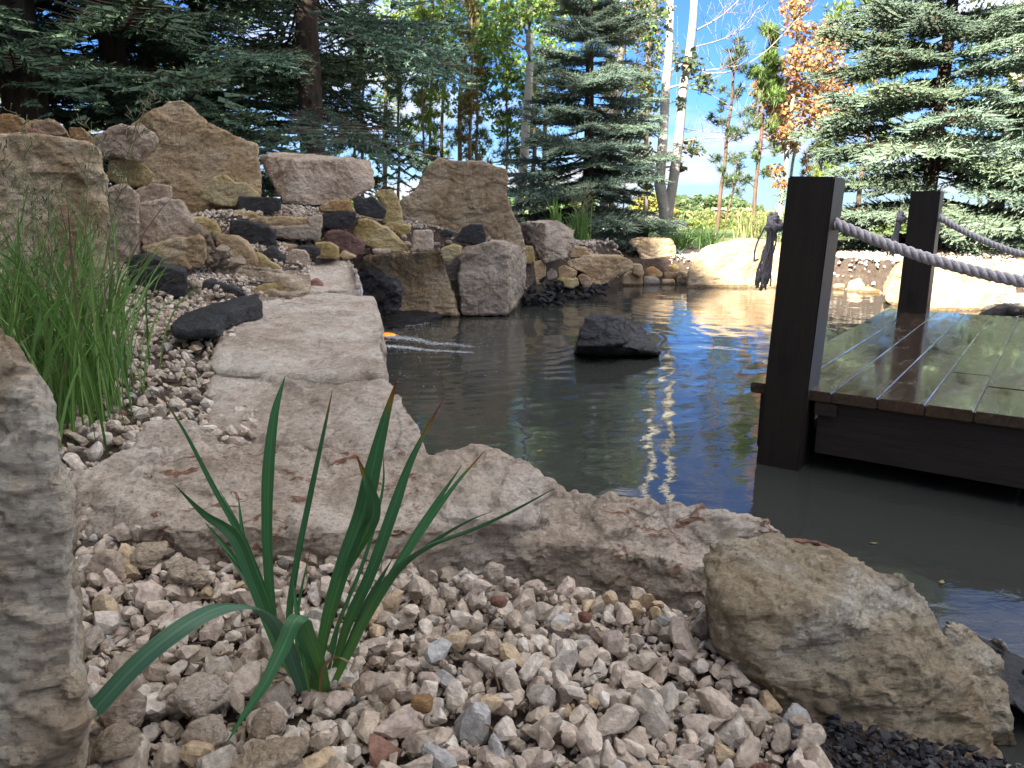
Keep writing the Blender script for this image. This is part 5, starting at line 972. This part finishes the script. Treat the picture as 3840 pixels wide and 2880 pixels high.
def tree(name, label, cat, trunk, Y, w0, w1, barkm, crown, kind, cols, wts=None, size=.05, branches=(), seed=1, group=None, extra=(), conn=True):
    """trunk: pixel path bottom->top at depth Y; crown: list of (px,py,rpx,n[,dY])"""
    rs = np.random.default_rng(seed); r = random.Random(seed); k = Y/FPX; P = [W(a, b, Y) for a, b in trunk]; g = gz(P[0].x, P[0].y); base = Vector((P[0].x, P[0].y, min(P[0].z, g)))
    root = empty(name, base, label, cat, group); inv = Matrix.Translation(-base); Pn = [list(base)]+[list(p) for p in P] if P[0].z > g+.05 else [list(p) for p in P]
    Q = spline(Pn, 26); Q[:, 0] += .012*np.sin(np.arange(26)*.9+seed); mb = MB(); mb.add(*tube_vf(Q, np.linspace(w0*k/2, w1*k/2, 26), 10))
    for ex in extra: 
        E_ = spline([list(W(a, b, Y)) for a, b in ex[0]], 24); mb.add(*tube_vf(E_, np.linspace(ex[1]*k/2, ex[2]*k/2, 24), 10))
    o = mb.build('trunk', M[barkm], root, smooth=True); o.matrix_parent_inverse = inv
    mb = MB(); cl = []
    for c in crown:
        p = W(c[0], c[1], Y+(c[4] if len(c) > 4 else r.uniform(-.5, .5))); rr = c[2]*k; cl.append((p.x, p.y, p.z, rr, rr, rr*.8, c[3]))
        if conn:
            i = int(np.argmin(abs(Q[:, 2]-(p.z-rr*.4))+abs(Q[:, 0]-p.x)*.15)); mid = (Q[i]+np.array(p))/2+np.array([0, 0, rr*.15]); mb.add(*tube_vf(spline([Q[i], mid, list(p)], 6), np.linspace(max(.007, w1*k*.22), .004, 6), 5))
            for j in range(6):
                e = np.array(p)+np.array([r.gauss(0, .5), r.gauss(0, .5), r.gauss(0.1, .4)])*rr*1.3; mb.add(*tube_vf([list(p), list((np.array(p)+e)/2+np.array([0, 0, .02])), e], [.005, .004, .002], 4))
    for b in branches:
        E_ = spline([list(W(x, y, Y+dy)) for x, y, dy in b[0]], 18); mb.add(*tube_vf(E_, np.linspace(b[1]*k*.36, b[2]*k*.3, 18), 6))
        for j in range(b[3]):
            i = r.randrange(4, 17); L_ = r.uniform(.15, .5)*b[4]; d = np.array([r.uniform(-.6, 1.) if b[0][-1][0] > b[0][0][0] else r.uniform(-1., .6), r.uniform(-.6, .6), r.uniform(-.1, 1.)]); d /= np.linalg.norm(d); e = E_[i]+d*L_; m_ = (E_[i]+e)/2+np.array([r.uniform(-.03, .03), 0, -.03]); mb.add(*tube_vf([E_[i], m_, e], [.0045, .003, .0016], 4))
            for q in range(3): f = e+np.array([r.uniform(-.15, .2), r.uniform(-.1, .1), r.uniform(0, .2)]); mb.add(*tube_vf([(m_+e)/2, f], [.002, .001], 3))
    if mb.v: o = mb.build('branches', M['twig' if barkm != 'aspen' else 'aspentwig'], root, smooth=True); o.matrix_parent_inverse = inv; tag(o, kind='stuff')
    if cl:
        V, F, C = leaf_cloud(rs, cl, size, cols, wts) if kind == 'leaf' else tuft_cloud(rs, cl, size, cols)
        o = mesh_np('crown', V, F, M['leaf' if kind == 'leaf' else 'needle'], root, colr=C); o.matrix_parent_inverse = inv; tag(o, kind='stuff')
    return root
GR = [(.14, .25, .055), (.22, .33, .07), (.08, .17, .05), (.36, .38, .08)]; GW = [.4, .3, .2, .1]
AU = [(.42, .23, .10), (.52, .32, .14), (.33, .15, .08), (.30, .28, .10)]; AW = [.35, .3, .2, .15]
DK = [(.06, .10, .045), (.12, .17, .06), (.20, .13, .07), (.09, .12, .07)]; DW = [.4, .3, .1, .2]
# twin aspen
tree('twin_aspen', 'twin-stemmed white aspen right of the centre spruce', 'aspen tree', [(2505, 900), (2492, 800), (2478, 700), (2476, 620), (2495, 400), (2506, 190), (2518, -60)], 12.4, 54, 24, 'aspen',
     [(2585, 235, 55, 90), (2640, 315, 50, 70), (2600, 555, 45, 70), (2540, 630, 32, 60), (2425, 680, 35, 60), (2395, 560, 60, 110), (2430, 60, 90, 170), (2340, 430, 60, 90), (2555, 380, 25, 30)], 'leaf', DK, DW, .075, seed=51,
     extra=[([(2498, 830), (2515, 740), (2530, 640), (2548, 500), (2562, 330), (2585, 200), (2600, 60), (2606, -60)], 40, 24)],
     branches=[([(2562, 305, 0), (2640, 278, .1), (2740, 268, .2), (2850, 210, .2), (2925, 140, .2), (3000, 60, .2)], 11, 4, 16, 1.), ([(2562, 262, 0), (2660, 262, -.2), (2760, 248, -.3), (2800, 225, -.4)], 9, 3, 12, .9), ([(2598, 120, 0), (2690, 70, .2), (2760, 10, .3), (2810, -50, .3)], 10, 4, 14, 1.),
               ([(2552, 530, 0), (2640, 518, .1), (2750, 505, .2), (2860, 420, .2)], 9, 3, 14, .9), ([(2545, 480, 0), (2620, 490, .2), (2720, 500, .4)], 6, 2, 8, .8), ([(2590, 180, 0), (2700, 150, .3), (2780, 110, .5), (2850, 20, .5)], 8, 3, 16, 1.1), ([(2488, 270, 0), (2430, 250, 0), (2380, 240, .2), (2340, 250, .2)], 8, 3, 8, .8), ([(2478, 520, 0), (2430, 495, 0), (2360, 488, 0), (2300, 500, .1)], 7, 3, 8, .8),
               ([(2495, 420, 0), (2450, 300, .3), (2420, 180, .4), (2400, 60, .5)], 8, 3, 8, .8), ([(2585, 330, 0), (2650, 350, .2), (2740, 400, .3), (2800, 470, .3)], 6, 2, 12, .9)])
tree('aspen_tree', 'leaning white aspen above the centre spruce, rising out of the picture top', 'aspen tree', [(2240, 860), (2262, 784), (2303, 542), (2321, 300), (2330, 150), (2345, -60)], 13.5, 34, 24, 'aspen',
     [(2380, 40, 100, 330), (2260, 60, 90, 260), (2420, 140, 70, 170), (2400, 300, 80, 200), (2360, 480, 70, 150), (2330, 560, 60, 120), (2400, 620, 60, 130), (2440, 380, 50, 90)], 'leaf', GR[:2]+[(.38, .20, .10), (.10, .12, .05)], [.35, .25, .15, .25], .075, seed=52, branches=[([(2325, 130, 0), (2390, 60, .2), (2450, -20, .3)], 12, 4, 8, .8)])
tree('aspen_tree', 'pale aspen trunk behind the left side of the centre spruce', 'aspen tree', [(1935, 860), (1947, 784), (1962, 600), (1977, 420), (1985, 200), (1990, -50)], 14, 42, 24, 'aspen', [(1900, 60, 110, 380), (2050, 30, 100, 330), (1830, 150, 80, 230)], 'leaf', GR, GW, .08, seed=53)
tree('aspen_tree', 'thick white aspen at the right edge behind the pale spruce', 'aspen tree', [(3728, 800), (3745, 700), (3785, 480), (3800, 350), (3820, 120), (3838, -80)], 12.6, 60, 44, 'aspen', [(3700, 120, 110, 200), (3780, 300, 100, 170), (3640, 260, 80, 120), (3800, 560, 80, 150), (3690, 480, 60, 80), (3600, 60, 90, 120)], 'leaf', GR+[(.28, .15, .07)], [.3, .3, .15, .15, .1], .07, seed=54,
     branches=[([(3770, 560, 0), (3810, 480, .1), (3850, 420, .2)], 22, 14, 4, .6), ([(3775, 470, 0), (3720, 330, .2), (3690, 100, .4)], 16, 8, 12, 1.)])
tree('aspen_tree', 'orange-leaved aspen between the bare branches and pale spruce', 'aspen tree', [(2925, 820), (2932, 760), (2952, 560), (2975, 330), (2990, 160), (3010, -60)], 13.6, 24, 12, 'aspen',
     [(2985, 20, 60, 190), (2985, 100, 45, 110), (3070, 150, 75, 260), (3010, 230, 80, 300), (3100, 260, 70, 260), (2930, 300, 80, 280), (3060, 340, 85, 330), (2890, 400, 75, 280), (2970, 400, 80, 280), (2930, 480, 70, 240), (3060, 440, 75, 240), (2860, 330, 50, 130), (2960, 550, 45, 110), (2905, 640, 35, 60), (3110, 420, 70, 200), (2930, 690, 30, 40)], 'leaf', AU, AW, .072, seed=55)
tree('aspen_tree', 'slim second orange-leaved aspen stem just right of the first', 'aspen tree', [(2955, 820), (2960, 700), (3000, 480), (3045, 310), (3080, 200)], 14.2, 14, 7, 'aspen', [(3130, 180, 55, 150), (3100, 110, 50, 110), (3150, 330, 60, 150)], 'leaf', AU, AW, .072, seed=56)
# pines
YG = (.22, .30, .06); PG = (.085, .14, .065); GG = (.11, .17, .08)
def pine(label, trunk, Y, w, cl, c, seed, b='barkred', size=.11, group=None): return tree('pine_tree', label, 'pine tree', trunk, Y, w, w*.45, b, cl, 'tuft', c, size=size, seed=seed, group=group)
def rungs(x0, y0, x1, y1, n, w, cnt, seed):
    r = random.Random(seed); o = []; n = int(n*1.3)
    for i in range(n):
        f = (i+.5)/n; x = x0+(x1-x0)*f; y = y0+(y1-y0)*f; ww = w*(1-f*.7)
        for s in (-1, 1):
            if r.random() < .2: continue
            rr = r.uniform(12, 34); q = r.uniform(.12, 1.); o.append((x+s*ww*q, y+r.uniform(-24, 24), rr, max(3, cnt*rr/20)))
            if r.random() < .5: o.append((x+s*ww*q*.5, y+r.uniform(-20, 20), rr*.7, max(2, cnt*rr/34)))
    return o
pine('thin sparse pine between the twin aspen and the near post, left of two', [(2680, 915), (2700, 760), (2722, 560), (2745, 350), (2768, 150)], 12.8, 17, rungs(2705, 700, 2768, 150, 9, 105, 7, 1), PG, 61)
pine('very thin leaning sapling pine just right of the left sparse pine', [(2712, 900), (2725, 820), (2750, 700), (2765, 620)], 12.6, 9, rungs(2738, 730, 2770, 560, 4, 60, 6, 2), GG, 62, size=.09)
pine('taller sparse pine left of the near post', [(2822, 870), (2828, 790), (2848, 560), (2870, 340), (2890, 110)], 13.2, 19, rungs(2840, 700, 2865, 420, 5, 100, 7, 3)+rungs(2865, 400, 2893, 110, 6, 60, 26, 4), (.16, .25, .07), 63)
pine('reddish-trunked yellow-green pine behind the left part of the pale spruce', [(3215, 850), (3222, 740), (3280, 330), (3310, 100), (3320, -60)], 14.5, 22, rungs(3250, 520, 3320, -60, 9, 130, 26, 5)+[(3150, 60, 60, 60), (3200, 130, 60, 60), (3120, 500, 60, 50), (3090, 560, 50, 40), (3180, 450, 60, 50), (3340, 420, 60, 60), (3080, 640, 50, 40)], YG, 64)
pine('dark autumn pine low behind the near post top', [(3075, 760), (3080, 640), (3085, 520)], 14.8, 14, [(3040, 600, 45, 30), (3090, 560, 45, 30), (3030, 660, 40, 25), (3130, 620, 45, 30)], (.30, .20, .07), 65)
for i, (t, w, c, L) in enumerate([([(1495, 760), (1495, 540), (1492, 330), (1490, 100)], 13, GG, 'thin grey-trunked tree seen between thick-trunked spruce and tallest slab, leftmost of the slim row'), ([(1588, 720), (1586, 400), (1582, 150), (1580, -50)], 10, YG, 'slim yellow-green pine above the slanted edge of the tallest slab'),
                               ([(1612, 720), (1615, 400), (1620, 120), (1622, -50)], 13, PG, 'slim dark-trunked pine directly right of the slim yellow-green pine'), ([(1655, 680), (1660, 400), (1664, 120), (1668, -50)], 15, YG, 'slim straight pine above the left top of the tallest slab'),
                               ([(1762, 680), (1765, 420), (1770, 250), (1772, -20)], 15, (.20, .17, .06), 'red-brown trunked pine above the middle of the tallest slab'), ([(1788, 680), (1789, 400), (1792, 200), (1795, -20)], 12, PG, 'slim pine close right of the red-brown trunked pine'),
                               ([(1900, 760), (1901, 440), (1903, 200), (1905, 0)], 10, GG, 'slim pine between the tallest slab and the centre spruce'), ([(1330, 640), (1330, 420), (1328, 200), (1330, 0)], 12, PG, 'slim dark pine close right of the thick-trunked spruce, left of two'),
                               ([(1357, 640), (1360, 420), (1362, 200), (1365, 0)], 14, PG, 'slim dark pine close right of the thick-trunked spruce, right of two'), ([(1245, 640), (1243, 480), (1240, 300)], 8, PG, 'very slim dark pine just right of the thick spruce trunk'),
                               ([(1990, 880), (1998, 700), (2005, 500), (2010, 300)], 22, PG, 'dark pine trunk hugging the left side of the centre spruce'), ([(2290, 860), (2290, 640), (2295, 400)], 26, (.15, .14, .07), 'dark trunk behind the right side of the centre spruce')]):
    a, b_ = t[0], t[-1]; pine(L, t, 15.5+(i % 4)*.9, w, rungs(a[0], 620, b_[0], min(b_[1]+0, 200) if b_[1] > -10 else 0, 10, 62, 9, 70+i), c, 80+i, size=.13)
def green_tree(label, px, Y, cl, seed, cols=GR, wts=GW, w=22, size=.085): tree('leafy_tree', label, 'leafy tree', [(px, 780), (px+6, 400), (px+10, 60)], Y, w, w*.5, 'twig', cl, 'leaf', cols, wts, size, seed=seed)
green_tree('tall green leafy tree above the tallest slab', 1720, 17.5, [(1640, 60, 130, 700), (1780, 40, 130, 700), (1860, 160, 110, 500), (1700, 220, 110, 460), (1560, 120, 100, 420), (1820, 300, 90, 330), (1740, 380, 80, 230), (1850, 420, 70, 160), (1600, 300, 80, 200), (1900, 480, 60, 120), (1780, 560, 50, 90), (1920, 260, 80, 240)], 91)
green_tree('green leafy tree between thick-trunked spruce and slim pines', 1440, 18, [(1430, 240, 80, 240), (1480, 60, 110, 420), (1450, 380, 70, 180), (1530, 470, 60, 120), (1390, 560, 60, 110), (1400, 690, 40, 60)], 92)
green_tree('green leafy tree above and left of the centre spruce top', 2040, 18.5, [(2010, 40, 110, 500), (2120, 30, 110, 420), (2060, 170, 90, 330), (1960, 320, 90, 300), (2000, 480, 80, 190), (1950, 600, 60, 110)], 93)
green_tree('yellow-green leafy tree behind the top right of the centre spruce', 2420, 19, [(2420, 30, 110, 420), (2330, 120, 90, 300), (2480, 200, 70, 200), (2390, 300, 80, 240), (2430, 450, 70, 160), (2350, 620, 60, 130), (2420, 720, 60, 110)], 94, cols=[(.16, .22, .06), (.28, .30, .07), (.09, .13, .05), (.35, .22, .08)], wts=[.35, .25, .25, .15])
green_tree('bright sunlit yellow-green bush-like tree glimpsed under the dark spruces at the left', 400, 17, [(400, 440, 70, 260), (330, 450, 60, 200), (60, 400, 80, 260), (130, 430, 60, 160), (470, 470, 50, 100)], 95, cols=[(.45, .46, .08), (.35, .38, .07)], wts=[.6, .4], w=10)
green_tree('green leafy tree behind the gap left of the pyramid boulder', 640, 20, [(620, 300, 90, 260), (700, 200, 110, 300), (800, 420, 90, 240), (900, 300, 110, 280), (1000, 480, 90, 220), (1080, 350, 80, 180), (560, 420, 60, 120)], 96)
green_tree('tall leafy thicket at the right edge behind the far rope', 3800, 13.2, [(3790, 850, 70, 200), (3830, 740, 70, 180), (3760, 930, 60, 160), (3850, 940, 70, 180), (3840, 620, 60, 120), (3700, 1000, 50, 90)], 97, cols=[(.16, .24, .07), (.26, .32, .10), (.10, .16, .05)], wts=[.4, .3, .3], w=8, size=.06)
green_tree('small dark leafy bush in front of the far house, right of the centre spruce foot', 2340, 12.5, [(2320, 880, 50, 160), (2370, 890, 40, 110), (2300, 850, 35, 80)], 98, cols=DK, wts=DW, w=6, size=.05)

# ---------------------------------------------------------------- far background
def shrub(name, label, cat, px, py, Y, w, h, n, size, cols, wts, seed, group=None):
    rs = np.random.default_rng(seed); c = at(px, py, Y=Y); k = Y/FPX; g = gz(c.x, c.y); root = empty(name, (c.x, c.y, g), label, cat, group); inv = Matrix.Translation(-root.location)
    top = c.z+h*k*.5; H = max(.3, top-g); cl = []
    for i in range(9): a = rs.uniform(0, 6.28); rr = rs.uniform(0, .62)*w*k*.5; f = rs.uniform(.25, .85); cl.append((c.x+rr*math.cos(a), c.y+rr*math.sin(a), g+H*f*(1-.3*(rr/(w*k*.5))), w*k*.27, w*k*.27, H*.24, n/9))
    V, F, C = leaf_cloud(rs, cl, size, cols, wts); o = mesh_np('foliage', V, F, M['leaf'], root, colr=C); o.matrix_parent_inverse = inv; tag(o, kind='stuff')
    mb = MB()
    for i in range(4): a = i*1.57+.4; mb.add(*tube_vf([(c.x, c.y, g-.05), (c.x+.1*w*k*math.cos(a), c.y+.1*w*k*math.sin(a), g+H*.35), (c.x+.22*w*k*math.cos(a), c.y+.22*w*k*math.sin(a), g+H*.7)], [H*.02, H*.014, H*.006], 5))
    o = mb.build('stems', M['twig'], root); o.matrix_parent_inverse = inv
shrub('purple_shrub', 'round purple-leaved shrub just right of the twin aspen foot', 'shrub', 2530, 868, 21, 90, 75, 1500, .06, [(.22, .10, .15), (.30, .15, .20)], [.5, .5], 1)
SY = [(.29, .28, .11), (.21, .25, .10), (.32, .26, .12)]; SW = [.4, .4, .2]
r_ = random.Random(5)
def woodland(name, label, px0, px1, n, Y0, Y1, top, cols, wts, size, seed, per=420, hh=(.8, 1.3)):
    rs = np.random.default_rng(seed); r = random.Random(seed); cl = []; mb = MB()
    for i in range(n):
        px = px0+(px1-px0)*(i+r.uniform(0, 1))/n; Y = r.uniform(Y0, Y1); t = top(px) if callable(top) else top; tp = at(px, t+r.uniform(-12, 10), Y=Y); g = gz(tp.x, tp.y); H = max(.5, tp.z-g)*r.uniform(.9, 1.05); w = H*r.uniform(.28, .45)
        mb.add(*tube_vf([(tp.x, tp.y, g-.3), (tp.x, tp.y, g+H*.8)], [H*.02, H*.008], 4), (.12, .09, .07))
        for j in range(6): f = .2+.72*j/5; cl.append((tp.x+r.gauss(0, w*.35), tp.y+r.gauss(0, w*.35), g+H*f, w*(1.15-f*.6), w*(1.15-f*.6), H*.16, per/6))
    V, F, C = leaf_cloud(rs, cl, size, cols, wts); mb.add(V, F, C); tag(mb.build(name, M['leaf']), label, 'woodland', kind='stuff')
woodland('far_treeline', 'distant green treeline along the horizon right of the twin aspen', 2380, 2850, 34, 125, 150, lambda x: 748 if x < 2760 else 748+(x-2760)*.45, [(.10, .17, .07), (.15, .21, .09), (.22, .24, .09)], [.4, .4, .2], .75, 1, per=330)
woodland('autumn_thicket', 'yellow-green autumn thicket in the middle distance beyond the lawn', 2380, 3180, 60, 48, 95, lambda x: 800, SY+[(.15, .22, .07)], [.3, .3, .15, .25], .42, 2, per=330)
woodland('meadow_shrubs', 'low green and yellow shrubs beyond the lawn behind the sunlit boulder', 2580, 3300, 40, 24, 40, lambda x: 850, [(.22, .26, .07), (.14, .22, .06), (.36, .32, .10)], [.4, .4, .2], .15, 3, per=380)
woodland('left_thicket', 'distant green thicket glimpsed between the trunks above the mound', -300, 2300, 60, 40, 60, lambda x: 745, [(.10, .17, .06), (.16, .22, .08), (.3, .3, .08)], [.5, .35, .15], .34, 4, per=260)
woodland('right_thicket', 'green thicket behind the pale spruce at the right', 3150, 4300, 26, 20, 30, lambda x: 800, [(.14, .21, .07), (.22, .27, .10), (.30, .28, .10)], [.5, .3, .2], .13, 6, per=420)
# yellow tree left of twin aspen, orange bush
green_tree('golden-yellow round tree beyond the leaning aspen, left of the twin aspen', 2430, 60, [(2420, 745, 30, 500), (2460, 748, 28, 450), (2390, 770, 24, 300), (2440, 780, 40, 500)], 99, cols=[(.38, .34, .09), (.30, .31, .09)], wts=[.6, .4], w=5, size=.28)
green_tree('small orange tree in the thicket right of the twin aspen', 2530, 50, [(2528, 800, 16, 160), (2520, 815, 12, 90)], 100, cols=[(.55, .30, .05)], wts=[1.], w=2, size=.22)
def far_house():
    Y = 46; a = at(2262, 872, Y=Y); b_ = at(2488, 872, Y=Y); t = at(2300, 828, Y=Y); g = gz(a.x, Y)-.1; root = empty('bungalow', (a.x, Y, g), 'far low bungalow with white walls and tan roof behind the centre spruce foot', 'house'); inv = Matrix.Translation(-root.location)
    def P(mb, n, m): o = mb.build(n, M[m], root); o.matrix_parent_inverse = inv
    wl = b_.x-a.x; mb = MB(); mb.add(*box_vf((a.x+wl/2, Y+3, (g+t.z)/2), (wl/2, 3, (t.z-g)/2))); P(mb, 'wall', 'white')
    rz = at(2300, 796, Y=Y).z; mb = MB(); x0, x1 = a.x-.4, b_.x+.4; V = [(x0, Y-.5, t.z), (x1, Y-.5, t.z), (x1, Y+6.5, t.z), (x0, Y+6.5, t.z), (x0+.3, Y+3, rz), (x1-.3, Y+3, rz)]; mb.add(np.array(V), np.array([(0, 1, 5), (0, 5, 4), (2, 3, 4), (2, 4, 5), (1, 2, 5), (3, 0, 4), (0, 2, 1), (0, 3, 2)])); P(mb, 'roof', 'roof')
    for k in range(3): mb = MB(); mb.add(*box_vf((a.x+wl*(.2+.3*k), Y-.03, g+(t.z-g)*.6), (.4, .04, (t.z-g)*.22))); P(mb, 'window', 'glass')
far_house()
def pole():
    b_ = at(2690, 850, Y=70); t = at(2690, 772, Y=70); g = gz(b_.x, 70); root = empty('utility_pole', (b_.x, 70, g), 'tiny white-armed utility pole in the distance behind the left sparse pine', 'utility pole'); inv = Matrix.Translation(-root.location)
    mb = MB(); mb.add(*tube_vf([(b_.x, 70, g), (b_.x, 70, t.z)], [.14, .1], 8)); o = mb.build('mast', M['twig'], root); o.matrix_parent_inverse = inv
    mb = MB(); mb.add(*box_vf((b_.x, 69.85, t.z-.25), (.65, .06, .07))); o = mb.build('crossarm', M['white'], root); o.matrix_parent_inverse = inv
pole()
# unseen house added behind the camera to cast shade and bounce skylight
def house():
    root = empty('garden_house', (-3, -8, .2), 'two-storey cream house standing behind the viewer, shading the pond', 'house'); inv = Matrix.Translation(-root.location)
    def P(mb, n, m): o = mb.build(n, M[m], root); o.matrix_parent_inverse = inv
    mb = MB(); mb.add(*box_vf((-2.45, -12, 4.4), (5.4, 5, 4.5))); P(mb, 'wing_wall', 'siding')
    mb = MB(); mb.add(*box_vf((-14.45, -12, 5.9), (6.55, 5.02, 6.0))); P(mb, 'main_wall', 'siding')
    def roof(x0, x1, z, rise):
        mb = MB(); V = np.array([(x0, -17.5, z), (x1, -17.5, z), (x1, -6.6, z), (x0, -6.6, z), (x0, -12, z+rise), (x1, -12, z+rise)]); mb.add(V, np.array([(0, 1, 5), (0, 5, 4), (2, 3, 4), (2, 4, 5), (1, 2, 5), (3, 0, 4), (0, 2, 1), (0, 3, 2)])); P(mb, 'roof', 'roof')
    roof(-7.9, 3.4, 8.92, 2.0); roof(-21.3, -7.75, 11.92, 1.0)
    for x in (-6, -4, -1.5, 1.2, -11, -14, -18):
        for z in (2.2, 5.6)+((9.4,) if x < -9 else ()):
            mb = MB(); mb.add(*box_vf((x, -6.97, z), (.65, .05, .8))); P(mb, 'window', 'glass'); mb = MB(); mb.add(*box_vf((x, -6.95, z-.86), (.75, .09, .05))); P(mb, 'sill', 'white')
house()
